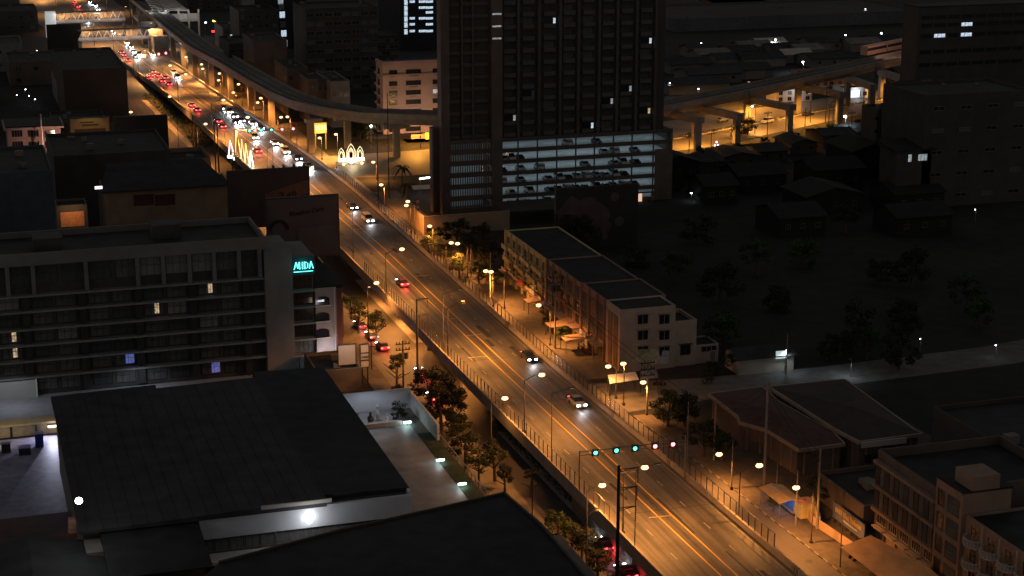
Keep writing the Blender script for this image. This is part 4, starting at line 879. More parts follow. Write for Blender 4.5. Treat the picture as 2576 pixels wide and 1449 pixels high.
for lvl, lst in gcars.items():
    for j, (bay, fr_) in enumerate(lst):
        x = bayx[bay]+(bayx[bay+1]-bayx[bay])*fr_; k = (j+lvl) % 3
        add_car(x, TB+2.6+(j % 2)*.25, gz[lvl]+.01, pi*(j % 2), k, 'parked %s, %s from the left on the %s garage floor' % (['dark car', 'silver car', 'white van'][k], ordw(j).replace('nearest', 'first'), ['lowest', 'second', 'third', 'fourth', 'fifth', 'topmost'][lvl]), 'cars parked in the lit garage', lit=False)
x_, z_ = onb(1607, 498, TB-.4); 
t = thing('doorway_light', 'warm lit doorway at the right foot of the garage', 'doorway', (x_, TB-1, 0)); MB().box(x_-.7, x_+.7, TB-.9, TB-.5, z_-1.3, z_+1.3).build('lit_door', emi('warm_door', (1., .62, .40), .8), t); MB().box(x_-1, x_+4.6, TB-.95, TB-.42, z_+1.3, z_+1.6).build('lintel', brown, t); MB().box(x_+3.4, x_+4.2, TB-.9, TB-.5, z_-1.3, z_+1.3).build('side_window', mat('dim_pink', (.2, .12, .1), .8), t)
xa, za = onb(1066, 545, 409); xb, zb = onb(1282, 538, 409)
one('boundary_wall', MB().box(xa, xb, 409, 409.5, 0, za).box(xa, xa+.4, 409.5, 425, 0, za), mat('tan_wall', (.34, .25, .17), .85, .2, .4), 'long low concrete wall in front of the parking garage', 'wall')
one('canopy_roof', MB().box(xb+.2, xb+18, 412, 424, 3.5, 3.8).box(xb+.5, xb+.8, 412.2, 412.5, 0, 3.5).box(xb+17, xb+17.3, 412.2, 412.5, 0, 3.5), brown2, 'flat dark canopy right of the long low wall', 'canopy')
x_, z_ = onb(1500, 560, 385); 
t, e = panel('billboard', 'big dim board with a dull pink bouquet shape behind the shophouses', 1400, 478, 1600, 640, 385, mat('black_board', (.03, .03, .03)), th=.5)
pk = mat('dim_pink_print', (.09, .06, .06), .8, .3, .3); q = MB(); cx_, cz_ = e[0]+(e[1]-e[0])*.32, e[2]+(e[3]-e[2])*.55
n0 = len(q.v); rr = random.Random(3); ring = [(cx_+(5.8+rr.uniform(-1.5, 1.5))*cos(2*pi*i/26)*1.2, cz_+(5.6+rr.uniform(-1.3, 1.3))*sin(2*pi*i/26)) for i in range(26)]; q.v += [(max(e[0]+.1, p[0]), 384.9, min(e[3]-.1, max(e[2]+.1, p[1]))) for p in ring]; q.f.append(tuple(range(26))); q.build('printed_flower', pk, t)
for px, pz, r_ in ((.72, .85, 1.1), (.78, .5, 1.2), (.62, .6, 1.), (.6, .3, .9)):
    q = MB(); c0, c1 = e[0]+(e[1]-e[0])*px, e[2]+(e[3]-e[2])*pz; q.v += [(c0+r_*cos(2*pi*i/14), 384.88, c1+r_*sin(2*pi*i/14)) for i in range(14)]; q.f.append(tuple(range(14))); q.build('printed_dot', dimpk, t)
# ------------------------------------------------------------------ rail viaduct
vi = thing('rail_viaduct', 'elevated rail viaduct curving from the avenue over the cross road', 'viaduct', (120, 540, 0))
VP = [(62, 1240), (80, 1060), (88, 930), (92, 840)] ; 
E0 = [G(u, v, 13.5) for u, v in ((470, 113), (540, 150), (604, 190), (671, 227), (731, 252), (791, 267), (904, 284), (1097, 291))]
path = [(72, 1240), (E0[0][0]-3, 960), (E0[0][0]-1, E0[0][1]+60)]+E0+[(170, 493), (208, 496.5), (250, 521), (337, 577), (420, 632), (520, 700)]
WV = 9.0
def offs(path, d):
    out = []
    for i, (x, y) in enumerate(path):
        x0, y0 = path[max(0, i-1)]; x1, y1 = path[min(len(path)-1, i+1)]; v = Vector((x1-x0, y1-y0)).normalized(); out.append((x-v.y*d, y+v.x*d))
    return out
ctr = offs(path, 0); back = offs(path, WV)
def ribbon(mb, A, B, z0, z1):
    k = len(mb.v)
    for p, q in zip(A, B): mb.v += [(*p, z0), (*q, z0), (*q, z1), (*p, z1)]
    for i in range(len(A)-1):
        a = k+4*i
        for j in range(4): mb.f.append((a+j, a+(j+1) % 4, a+4+(j+1) % 4, a+4+j))
    return mb
ribbon(MB(), path, back, 11.9, 12.5).build('deck', conc_d, vi); ribbon(MB(), offs(path, 1.8), offs(path, WV-1.8), 10.2, 11.89).build('girder', conc, vi)
ribbon(MB(), offs(path, -.02), offs(path, .25), 12.0, 13.6).build('parapet', conc, vi); ribbon(MB(), offs(path, WV-.25), offs(path, WV+.02), 12.0, 13.6).build('parapet', conc, vi)
for d in (2.6, 5.6): ribbon(MB(), offs(path, d), offs(path, d+.9), 12.51, 12.9).build('track_beam', conc_d, vi)
def col(a, b, w, h, name='column', m=conc): return MB().box(a-w/2, a+w/2, b-w/2, b+w/2, 0, h).build(name, m, vi)
for (u, v) in ((632, 277), (684, 313), (783, 383), (875, 372), (998, 395)):
    a, b = G(u, v, 0); col(a, b, 1.9, 9.6)
    if u > 800: MB().box(a-4, a+4, b-1.2, b+1.2, 8.6, 10.19).build('pier_cap', conc, vi)
    else: MB().box(a-1.6, a+3.6, b-1.1, b+1.1, 9.0, 10.19).build('pier_cap', conc, vi)
for k in range(10):
    b = 636+k*30
    for p, q in zip(back[:-1], back[1:]):
        if q[1] <= b <= p[1]: t_ = (b-q[1])/(p[1]-q[1]); a = q[0]+(p[0]-q[0])*t_-WV/2-.0; col(a, b, 1.9, 10.19)
portals = [((1740, 337), (1754, 381)), (None, (1852, 371)), ((1878, 325), (1984, 346)), ((2006, 288), (2110, 312)), ((2130, 267), (2190, 290)), ((2216, 250), (2262, 268))]
for A, B in portals:
    a1, b1 = G(*B, 0)
    if A: a0, b0 = G(*A, 0)
    else: a0, b0 = a1-6, b1+17
    if B in ((1754, 381), (1852, 371)): a0, b0 = a1-5.5, b1+19
    col(a0, b0, 1.8, 8.8); col(a1, b1, 1.8, 8.8); d = (Vector((a1, b1))-Vector((a0, b0))).normalized()
    MB().bar((a0-d.x*1.6, b0-d.y*1.6, 9.7), (a1+d.x*1.6, b1+d.y*1.6, 9.7), 2.4, 1.9).build('portal_beam', conc, vi)
# train on the far right of the viaduct
a_, b_ = G(2200, 128, 15); tr_t = thing('train', 'short dim orange lit train on the viaduct at upper right', 'train', (a_, b_, 12.9))
# ------------------------------------------------------------------ signals on gantries
def gantry(pL, pR, zl, zr, heads, label, hbeam, size=.42):
    a0, b0 = G(*pL, zl); a1, b1 = G(*pR, zr)
    t = thing('signal_gantry', label, 'signal gantry', (a0, b0, zl), 'overhead lane signal gantries')
    MB().tube((a0, b0, zl), (a0, b0, zl+hbeam), .13, .1).build('post', steel, t); MB().tube((a1, b1, zr), (a1, b1, zr+hbeam+.6), .13, .1).build('post', steel, t)
    z0_, z1_ = zl+hbeam, zr+hbeam
    MB().tube((a0, b0, z0_-.2), (a1, b1, z1_-.2), .08).tube((a0, b0, z0_-.75), (a1, b1, z1_-.75), .06).build('beam', steel, t)
    for f_, c in heads:
        x, y, z = a0+(a1-a0)*f_, b0+(b1-b0)*f_-.3, z0_+(z1_-z0_)*f_-.45
        o = MB().box(x-size-.12, x+size+.12, y-.1, y+.2, z-size-.12, z+size+.12).build('signal_head', darkst, t)
        MB().ell((x, y-.12, z), size*.8, .06, size*.8, 12, 6).build('lens', redg if c == 'r' else greeng, o)
        MB().box(x-size, x+size, y-.45, y-.1, z+size, z+size+.06).build('visor', darkst, o)
    return t
gantry((1457, 1238), (1722, 1207), fy(232)[2], fy(232)[2], [(.14, 'g'), (.335, 'g'), (.51, 'g'), (.70, 'r'), (.87, 'r')], 'nearest gantry with three green and two red lane signals', 6.3, .38)
x_ = fy(520); gantry((600, 400), (748, 392), 6.4, 6.4, [(.2, 'g'), (.4, 'g'), (.57, 'g'), (.75, 'r'), (.94, 'r')], 'middle gantry above the queue with red signals at right', 8.2, .42)
gantry((338, 190), (428, 178), 2, 2, [(.1, 'g'), (.3, 'g'), (.5, 'g'), (.7, 'r'), (.9, 'r')], 'farthest gantry just before the footbridges', 7.5, .5)
for u, v, c, lb in ((571, 468, 'r', 'red signal at the left end of the dark billboard'), (1221, 682, None, ''),):
    if c: a, b = G(u, v+28, 0); t = thing('traffic_light', lb, 'traffic light', (a, b, 0)); MB().tube((a, b, 0), (a, b, 3.6), .08).build('pole', steel, t); MB().box(a-.25, a+.25, b-.15, b+.15, 3.0, 4.2).build('housing', darkst, t); MB().ell((a, b-.18, 3.8), .42, .1, .42, 10, 6).build('lens', redg, t)
# train body parts
a2_, b2_ = G(2300, 108, 15); d = Vector((a2_-a_, b2_-b_)); L_ = min(d.length, 60); d.normalize()
for i in range(3):
    p = Vector((a_, b_))+d*(i*15); q = p+d*14
    o = MB().bar((p.x+d.y*-4.3, p.y+d.x*4.3, 14.7), (q.x+d.y*-4.3, q.y+d.x*4.3, 14.7), 2.9, 3.2).build('carriage', mat('train_paint', (.35, .22, .17), .5), tr_t)
    MB().bar((p.x+d.y*-2.8, p.y+d.x*2.8, 15.1), (q.x+d.y*-2.8, q.y+d.x*2.8, 15.1), .06, 1.).build('window_band', glass, o)
spot((a_+6, b_-12, 22), (1., .55, .35), 5000, None, 110, (.3, 1, -.5)).name = 'train_light'
# ------------------------------------------------------------------ apartment block behind the viaduct
AB = 548
xa, za = onb(962, 158, AB); xb = onb(1180, 160, AB)[0]; x3 = xa+.01
ap = thing('apartment_block', 'purplish cream apartment block with paired dark windows behind the viaduct', 'apartment block', ((xa+xb)/2, AB+8, 0))
creamw = mat('apartment_render', (.42, .28, .20), .85, .12, .3)
MB().box(xa, xb, AB, AB+9, 0, za-.6).build('wall', creamw, ap); w = MB(); w.box(xa-.2, xb, AB-.2, AB+.3, za-.6, za+.3).box(xa-.2, xa+.3, AB+.3, AB+9, za-.6, za+.3); w.build('parapet', pinkw, ap)
MB().box(xa+.3, xb, AB+.3, AB+9, za-.59, za-.4).build('roof', roofd, ap)
z_ = onb(1000, 188, AB)[1]; MB().box(x3, xb, AB-.35, AB-.01, z_-.2, z_+.15).build('cornice', pinkw, ap)
for i, v in enumerate((182, 210, 234, 258, 282, 326, 350)):
    zc = onb(1000, v, AB)[1]
    for u, w_ in ((989, 2.5), (1040, 4.8), (1098, 2.4)):
        x = onb(u, v, AB)[0]; window(ap, x, AB, zc, w_, 1.35, 'S', 2 if w_ < 4 else 4, 1, darkst, lit_pale if (v == 234 and u == 1098) else glass)
        MB().box(x-w_*.3, x+w_*.3, AB-.2, AB-.01, zc-1.5, zc-1.35).build('ledge', pinkw, ap)
    q = MB(); q.box(xa-1.1, xa-.01, AB+3, AB+7, zc-.9, zc-.7).box(xa-1.1, xa-1.0, AB+3, AB+7, zc-.7, zc-.1); q.build('balcony', pinkw, ap)
    window(ap, xa, AB+5, zc+.1, 1.4, 1.5, 'W', 1, 1, darkst, glass)
for x, e_ in ((128, 2300), (143, 2300)): spot((x, 538, 3.5), (1., .68, .55), e_, None, 150, (0, 1, .35)).name = 'facade_light'
# lit ground level building in front of it
xa, za = onb(1026, 361, 531); xb, _ = onb(1120, 361, 531)
bz = building('shop_building', 'low yellow lit shop front at the foot of the apartment block', xa, xb, 531, 538, za, mat('yellow_front', (.45, .32, .14), .8, .15, .5), cat='shop', clutter=0)
MB().box(xa+1, xb-5, 530.8, 530.99, 1.2, 2.6).build('shop_window', pinkw, bz); t_ = MB(); t_.box(xb-6.5, xb-3.4, 530.7, 530.95, .8, 3.0); t_.build('grid_panel', mat('pale_green', (.35, .42, .2), .7), bz)
spot(((xa+xb)/2, 522, 7), (1., .62, .2), 900, None, 140, (0, .9, -.6)).name = 'shop_light'
# yellow platform kiosk by the avenue
x0, z1_ = onb(791, 309, 528); x1, z0_ = onb(822, 334, 528); kt = thing('elevated_kiosk', 'bright yellow lit cabin on posts beside the viaduct', 'kiosk', ((x0+x1)/2, 529, 0))
MB().box(x0, x1, 528, 531, z0_, z1_).build('cabin', emi('yellow_lit_panel', (1., .62, .08), .75, (.6, .4, .1)), kt); MB().box(x0-.2, x1+.6, 527.6, 531.3, z1_+.01, z1_+.3).build('roof', darkst, kt)
for i in range(4): x = x0+(x1-x0)*(i+.5)/4; MB().box(x-.3, x+.3, 527.9, 527.99, z0_+.9, z1_-.7).build('pane', emi('yellow_pane', (1., .8, .3), 1.3), kt)
for x in (x0+.3, x1-.2): MB().box(x-.15, x+.15, 528.5, 528.8, 0, z0_-.01).build('leg', mat('yellow_post', (.5, .35, .1), .7), kt)
point(((x0+x1)/2, 526, z0_-1), (1., .7, .2), 700, kt)
# shrine: three lit pointed frames on a white base
sa, sb_ = G(882, 412, 0)
sh = thing('shrine', 'glowing white and green shrine with three pointed arches at the crossing', 'shrine', (sa, sb_, 0))
wl = emi('shrine_white', (1., .96, .85), 3.); gl_ = emi('shrine_green', (.6, .95, .35), .8); pl_ = emi('shrine_pink', (1., .72, .5), .9)
MB().box(sa-4.2, sa+4.2, sb_-1, sb_+1, 0, .9).build('plinth', conc_l, sh); MB().box(sa-3.6, sa+4, sb_-.8, sb_-.2, .91, 1.7).build('flower_bed', wl, sh)
def arch(cx, w, h, m, z0=1.7):
    q = MB(); pts = [(cx-w/2, z0), (cx-w/2, z0+h*.5), (cx-w*.28, z0+h*.8), (cx, z0+h), (cx+w*.28, z0+h*.8), (cx+w/2, z0+h*.5), (cx+w/2, z0)]
    for p, r_ in zip(pts, pts[1:]): q.tube((p[0], sb_, p[1]), (r_[0], sb_, r_[1]), .09)
    q.build('arch', m, sh); MB().box(cx-w*.3, cx+w*.3, sb_+.1, sb_+.3, z0, z0+h*.6).build('portrait_panel', mat('portrait_panel', (.45, .35, .2), .7, .5, 2.), sh)
arch(sa+.2, 2.4, 4.2, pl_); arch(sa+.2, 1.5, 3.0, gl_); arch(sa-2.7, 1.7, 3.1, gl_); arch(sa-2.7, 1.0, 2.2, pl_); arch(sa+2.9, 1.8, 3.3, gl_); arch(sa+2.9, 1.1, 2.3, pl_)
for dx in (-2.6, 2.8): MB().ell((sa+dx, sb_-2.6, .5), .45, .45, .4).build('uplight', lampg, sh)
MB().ell((sa, sb_-1.5, .9), .9, .5, .5).build('flower_heap', wl, sh); point((sa, sb_-3, 2.5), (1., .8, .45), 1300, sh, .5)
# light decorations left of the avenue
for i, (u, v, h_, w_, m1, m2) in enumerate(((583, 391, 4.5, 2.4, 'v', 'w'), (600, 396, 8., 2.8, 'y', 'w'), (612, 404, 6.2, 1.8, 'o', 'w'), (622, 413, 6., 1.8, 'y', 'w'), (634, 422, 5., 1.6, 'w', 'w'))):
    a, b = G(u, v+6, 5.6); C_ = {'v': emi('violet_bulbs', (.85, .7, 1.), 3.), 'w': emi('white_bulbs', (1., .95, .92), 6.), 'y': emi('yellow_bulbs', (1., .85, .12), 1.6), 'o': emi('amber_bulbs', (1., .55, .2), 1.5)}
    t = thing('light_decoration', ['violet white star', 'tallest yellow spire', 'slim amber spire', 'short yellow spire', 'slim white spire'][i]+' in the row of festive lights left of the avenue', 'light decoration', (a, b, 0), 'festive light frames by the avenue')
    MB().box(a-.15, a+.15, b-.1, b+.1, 0, 5.4).build('post', darkst, t)
    MB().bar((a-w_/2, b, 6), (a+w_/2, b, 6-.25), .25, .7).build('base_lights', C_[m2], t); q = MB()
    q.tube((a-w_*.35, b, 6.35), (a-w_*.12, b, 6+h_), .12).tube((a+w_*.3, b, 6.3), (a-w_*.1, b, 6+h_*.95), .1); q.build('spire_lights', C_[m1], t)
    point((a, b-1.5, 7), (1., .85, .6), 180, t, .4)
# ------------------------------------------------------------------ footbridges and station
def truss(p0, p1, zlo, h, label, u0=0):
    a0, b0 = p0; a1, b1 = p1; t = thing('footbridge', label, 'footbridge', (a0, b0, 0), 'truss footbridges over the avenue'); n_ = 9; d = 3.2
    MB().bar((a0, b0+d/2, zlo), (a1, b1+d/2, zlo), d, .5).build('deck', conc_l, t); MB().bar((a0, b0+d/2, zlo+h+.3), (a1, b1+d/2, zlo+h+.3), d+.8, .4).build('roof', darkst, t)
    q = MB(); q.bar((a0, b0, zlo+.7), (a1, b1, zlo+.7), .12, 1.0)
    for i in range(n_):
        A = (a0+(a1-a0)*i/n_, b0+(b1-b0)*i/n_); B = (a0+(a1-a0)*(i+.5)/n_, b0+(b1-b0)*(i+.5)/n_); C_ = (a0+(a1-a0)*(i+1)/n_, b0+(b1-b0)*(i+1)/n_)
        q.tube((*A, zlo+.3), (*B, zlo+h), .22).tube((*B, zlo+h), (*C_, zlo+.3), .22)
    q.build('truss', mat('pale_truss', (.55, .5, .46), .7), t)
    for f_ in (.02, .98): x, y = a0+(a1-a0)*f_, b0+(b1-b0)*f_; MB().box(x-.6, x+.6, y+.8, y+2.2, 0, zlo-.26).build('column', conc, t)
    for f_ in (.1, .35, .6, .85): x, y = a0+(a1-a0)*f_, b0+(b1-b0)*f_; point((x, y-3.4, zlo+3.5), (1., .9, .85), 420, t, .4)
    return t
A = G(198, 103, 6.5); B = G(385, 100, 6.5); truss(A, (B[0], A[1]+.5), 6.5, 3.8, 'nearer truss footbridge crossing the avenue at upper left')
A = G(132, 58, 6.5); B = G(320, 56, 6.5); t = truss(A, (B[0], A[1]+.5), 6.5, 4.2, 'farther truss footbridge crossing the avenue at upper left')
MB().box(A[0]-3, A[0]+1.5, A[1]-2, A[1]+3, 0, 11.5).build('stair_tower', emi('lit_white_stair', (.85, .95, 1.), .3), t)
st = thing('station', 'pale elevated station with glazed canopies over the avenue', 'station', (95, 815, 0))
SB = 815; sx0, sz0 = onb(350, 62, SB); sx1, _ = onb(500, 62, SB); sx0 += 0
MB().box(sx0, sx1, SB, SB+25, 7.5, 8.5).build('platform', conc_l, st); mb = MB()
for i in range(7): x = sx0+(sx1-sx0)*i/6; mb.box(x-.4, x+.4, SB-1, SB, 0, 13)
mb.build('column', conc_l, st); mb = MB()
for i in range(9): y = SB+2+i*5.4; mb.bar((sx0+6, y, 13+i*.5), (sx1-4, y, 12.2), 1.1, .5)
mb.build('roof_rib', mat('pale_truss', (.55, .5, .46)), st); MB().prism([(sx0+4, SB+46), (sx1, SB+46), (sx1, SB+70), (sx0+4, SB+70)], 13, 15).build('canopy', conc_d, st)
MB().box(sx0, sx1, SB+.2, SB+.8, 8.51, 11).build('glass_wall', mat('lit_station_wall', (.5, .46, .42), .6), st)
for i in range(4): point((sx0+(sx1-sx0)*(i+.5)/4, SB-7, 14), (.9, .92, .9), 700, st, .5)
x0s, _ = onb(372, 85, 880); bs_ = thing('station_stair', 'white stepped stair tower between the footbridge and the viaduct', 'stair', (x0s, 850, 0))
for i, (du, dv) in enumerate(((375, 82), (392, 94), (405, 102))):
    a, b = G(du, dv+16, 2); MB().box(a-3, a+3, b-2, b+2, 0, 10-i*1.6).build('flight', greyw, bs_)
    point((a, b-5, 9), (1., .92, .85), 160, bs_, .4)
# ------------------------------------------------------------------ shophouse row on the right
FX = 113.3
def facade_row(name, label, b0, b1, h, wm, units, floors=4, style='balcony', depth=12, trimm=None):
    t = thing(name, label, 'shophouse', (FX, (b0+b1)/2, 0), 'shophouses right of the flyover'); w = MB(); r = MB(); block(w, r, FX, FX+depth, b0, b1, 0, h, .3); w.build('wall', wm, t); r.build('roof', roofd, t)
    U = (b1-b0)/units; fh = (h-.9)/floors; trimm = trimm or wm
    for i in range(units+1):
        y = b0+U*i; y = min(max(y, b0+.2), b1-.2); MB().box(FX-.45, FX-.01, y-.17, y+.17, 0, h+.15).build('pilaster', trimm, t)
    for i in range(units):
        y = b0+U*(i+.5)
        for f in range(floors):
            z = fh*f
            if f == 0: MB().box(FX-.12, FX-.01, y-U*.38, y+U*.38, .1, 2.6).build('shutter', [darkst, brown, greyw][i % 3], t); MB().box(FX-1.9, FX-.02, y-U*.42, y+U*.42, 2.75, 2.87).build('awning', random.choice([creamw, conc_d, pinkw]), t)
            elif style == 'balcony':
                q = MB(); e_ = 1.0+.25*((i+f) % 2); q.box(FX-e_, FX-.01, y-U*.4, y+U*.4, z-.12, z+.05).box(FX-e_, FX-e_+.12, y-U*.4, y+U*.4, z+.05, z+.85); q.build('balcony', trimm, t)
                window(t, FX, y, z+1.6, U*.55, 1.7, 'W', 3, 1, trimm, glass)
                if (i*3+f) % 4 == 0: MB().box(FX-.8, FX-.3, y+.6, y+1.3, z+.9, z+1.4).build('air_conditioner', white, t)
            elif style == 'panel':
                window(t, FX, y, z+1.5, U*.7, 2.0, 'W', 2, 2, brown, random.choice([glass, curtain])); MB().box(FX-.3, FX-.01, y-U*.48, y+U*.48, z-.2, z+.15).build('band', trimm, t)
            else:
                window(t, FX, y, z+1.5, U*.82, fh-.6, 'W', 3, 1, brown, random.choice([curtain, curtain2, mat('tan_panel', (.22, .13, .08), .8)]))
    return t
yel = mat('yellow_render', (.52, .43, .22), .85, .2, .5); tan = mat('tan_render', (.26, .18, .13), .85, .2, .5)
facade_row('shophouse', 'yellow lit shophouse with stacked balconies at the far end of row', 334, 362, 11.4, yel, 7, 4, 'balcony')
facade_row('shophouse', 'dim middle shophouse with tall panels in the row', 313, 333.95, 11.6, tan, 5, 4, 'panel')
facade_row('shophouse', 'shophouse with vertical windows next to the end house', 300, 312.95, 11.9, mat('rose_render', (.28, .17, .12), .85, .2, .5), 3, 3, 'strip')
eh = thing('shophouse', 'cream end shophouse with six hooded windows facing the side road', 'shophouse', (119, 296, 0), 'shophouses right of the flyover')
endw = mat('end_wall', (.42, .33, .27), .85, .15, .5); b_e = 292.6; xE, zE = onb(1700, 768, b_e); xS, zS = onb(1560, 770, b_e)
w = MB(); r = MB(); block(w, r, FX, xE, b_e, 299.95, 0, zE, .3); w.build('wall', endw, eh); r.build('roof', roofd, eh)
for k in (294.6, 297.4): MB().box(FX-.15, FX-.01, k-1, k+1, .5, zE-1.5).build('panel', mat('tan_panel', (.22, .13, .08), .8), eh)
for v in (803, 843, 883):
    for u in (1617, 1671): x_, z_ = onb(u, v, b_e); window(eh, x_, b_e, z_, 2.0, 1.75, 'S', 2, 1, mat('pale_frame', (.35, .3, .27), .7), glass, True)
xL, zL = onb(1752, 803, b_e+.6)
an = thing('shophouse', 'three storey stepped annex right of the end shophouse', 'shophouse', (xE+2, 297, 0), 'shophouses right of the flyover'); w = MB(); r = MB(); block(w, r, xE+.01, xL, b_e+.4, 301, 0, zL, .8); w.build('wall', endw, an); r.build('roof', roofd, an)
x_, z_ = onb(1724, 880, b_e+.4); window(an, x_, b_e+.4, z_, 1.9, 1.75, 'S', 2, 1, darkst, glass, True)
xM, zM = onb(1807, 863, b_e+1); an = thing('shophouse', 'low cream lean-to with a ribbon window beside the annex', 'shophouse', (xL+2, 296, 0), 'shophouses right of the flyover'); w = MB(); r = MB(); block(w, r, xL+.01, xM, b_e+.8, 299, 0, zM, .3); w.build('wall', endw, an); r.build('roof', roofd, an)
x_, z_ = onb(1783, 877, b_e+.8); window(an, x_, b_e+.8, z_, 3., 1., 'S', 3, 1, pinkw, glass); window(an, x_+.8, b_e+.8, 1.2, 1.1, 2.1, 'S', 1, 1, white, curtain2, name='door')
# graffiti patches low on the end wall
q = MB(); q.quad((115.6, b_e-.02, 2.0), (120, b_e-.02, .9), (121.5, b_e-.02, 1.2), (121, b_e-.02, 3.8), (117, b_e-.02, 4.2)); q.build('painted_mural', mat('mural_cream', (.5, .44, .3), .8, .5, 1.2), eh)
q = MB(); q.quad((121.2, b_e-.03, .9), (122.9, b_e-.03, .8), (123.2, b_e-.03, 3.3), (121.8, b_e-.03, 3.5)); q.build('painted_mural', mat('mural_grey', (.42, .42, .46), .8, .5, 1.5), eh)
aw = thing('awning', 'grey sheet awning on posts at the shophouse corner', 'awning', (*G(1567, 965, 0), 0)); p = [G(1534, 965, 2.6), G(1607, 955, 2.6), G(1598, 935, 3.4), G(1529, 943, 3.4)]
q = MB(); q.prism(p, [2.55, 2.55, 3.3, 3.3], [2.65, 2.65, 3.4, 3.4]); q.build('sheet', mat('awning_grey', (.42, .42, .44), .6, .3, 1.5), aw)
for pp, zz in zip(p, (2.55, 2.55, 3.3, 3.3)): MB().box(pp[0]-.05, pp[0]+.05, pp[1]-.05, pp[1]+.05, 0, zz-.01).build('leg', darkst, aw)
aw = thing('awning', 'darker cloth awning just right of the grey sheet one', 'awning', (*G(1630, 950, 0), 0)); p = [G(1611, 955, 2.6), G(1655, 950, 2.6), G(1652, 928, 3.2), G(1612, 934, 3.2)]; q = MB(); q.prism(p, [2.55, 2.55, 3.1, 3.1], [2.62, 2.62, 3.2, 3.2]); q.build('sheet', mat('awning_dark', (.14, .15, .18), .7), aw)
for pp, zz in zip(p, (2.55, 2.55, 3.1, 3.1)): MB().box(pp[0]-.05, pp[0]+.05, pp[1]-.05, pp[1]+.05, 0, zz-.01).build('leg', darkst, aw)
for u, v in ((1440, 850), (1400, 815), (1345, 755)):
    a, b = G(u, v, 2.6); t = thing('market_canopy', {1440: 'tan square canopy at the foot of dim shophouses', 1400: 'tan canopy under the tall pole by shophouses', 1345: 'tan canopy below the lamp at yellow shophouses'}[u], 'canopy', (a, b, 0))
    MB().prism([(a-1.9, b-1.6), (a+1.9, b-1.6), (a+1.9, b+1.6), (a-1.9, b+1.6)], [2.5]*4, [2.6, 2.9, 2.9, 2.6]).build('sheet', creamw, t)
    for sx in (-1.8, 1.8):
        for sy in (-1.5, 1.5): MB().box(a+sx-.05, a+sx+.05, b+sy-.05, b+sy+.05, 0, 2.49).build('leg', darkst, t)
# white light over the side road
def white_lamp(u, v, bu, bv, label, power, size=1., h=None, group='white lamps across the dark city', col=(.75, .92, 1.)):
    a, b = G(bu, bv, 0); x, z = onb(u, v, b); z = max(z, 2.2)
    t = thing('street_lamp', label, 'street lamp', (a, b, 0), group); MB().tube((a, b, 0), (a, b, z), .1, .07, 5).build('pole', steel, t)
    MB().bar((a, b, z+.05), (x+.4, b, z+.05), .1, .1).build('arm', steel, t)
    inst('lamp_glass', hdw_me, t, (x-a, 0, z-.12), sc=(size, size, size)); 
    if power: spot((x, b, z-.6), col, power, t, 165)
    return t
white_lamp(1978, 880, 1974, 938, 'cold white lamp at the hut beside the side road', 380, .45)
white_lamp(2130, 905, 2140, 948, 'cold white lamp near the far end of the side road', 200, .01)
sa_, sb2 = G(1935, 905, 2.5); hu = gable('roadside_stall', 'small pale stall with a lit white sign beside the side road', sa_-6, sa_+5, sb2, sb2+6, 3.2, 1.1, conc_l, roofg, 'stall', 'x'); x_, z_ = onb(1966, 892, sb2-.4); MB().box(x_-1.1, x_+1.1, sb2-.5, sb2-.3, z_-.7, z_+.7).build('lit_sign', emi('stall_sign', (.62, .85, .85), .55), hu)
# ------------------------------------------------------------------ restaurant and houses, lower right
rt = thing('restaurant', 'low restaurant with broad dark red roofs and pale eaves', 'restaurant', (128, 248, 0))
def roofpoly(parent, pts, z, rise, m, name='roof'):
    P = [G(u, v, z) for u, v in pts]; cx = sum(p[0] for p in P)/len(P); cy = sum(p[1] for p in P)/len(P); q = MB(); n_ = len(P)
    q.v += [(p[0], p[1], z-.25) for p in P]+[(p[0], p[1], z) for p in P]+[(cx, cy, z+rise)]
    q.f.append(tuple(range(n_))[::-1])
    for i in range(n_): j = (i+1) % n_; q.f.append((i, j, n_+j, n_+i)); q.f.append((n_+i, n_+j, 2*n_))
    o = q.build(name, m, parent); return P
P1 = roofpoly(rt, [(1783, 990), (1917, 972), (1960, 1010), (2095, 1085), (2125, 1115), (2010, 1130), (1930, 1080), (1860, 1060), (1855, 1045)], 4.6, 1.2, roofr)
P2 = roofpoly(rt, [(1935, 972), (2125, 953), (2300, 1080), (2320, 1090), (2162, 1110), (2100, 1078)], 5.2, 1.3, mat('black_red_roof', (.04, .028, .026), .8, .3, .6))
for P, zt_, m_ in ((P1, 4.3, brown), (P2, 4.9, brown)):
    cx = sum(p[0] for p in P)/len(P); cy = sum(p[1] for p in P)/len(P); MB().prism([(cx+(p[0]-cx)*.94, cy+(p[1]-cy)*.94) for p in P], 0, zt_).build('wall', m_, rt)
for P, zz in ((P1, 4.3), (P2, 4.9)):
    n_ = len(P); q = MB()
    for i in range(n_):
        A_, B_ = P[i], P[(i+1) % n_]; q.bar((*A_, zz+.05), (*B_, zz+.05), .3, .55)
    q.build('eave_trim', mat('eave_cream', (.30, .23, .18), .8, .2, .5), rt)
    cx = sum(p[0] for p in P)/n_; cy = sum(p[1] for p in P)/n_
    for i in range(n_):
        A_, B_ = P[i], P[(i+1) % n_]; L_ = Vector(B_)-Vector(A_); m_ = int(L_.length/2.6)
        if L_.y > -1 and L_.x > 0: continue
        for j in range(m_):
            p_ = Vector(A_)+L_*((j+.5)/m_); c_ = Vector((cx, cy)); p_ = c_+(p_-c_)*.945; MB().box(p_.x-.12, p_.x+.12, p_.y-.12, p_.y+.12, 0, zz-.3).build('column', tan, rt)
q = MB(); e_ = [G(2168, 1111, 5.2), G(2280, 1098, 5.2)]; q.bar((*e_[0], 4.6), (*e_[1], 4.6), .3, .9).build('fascia', white2, rt)
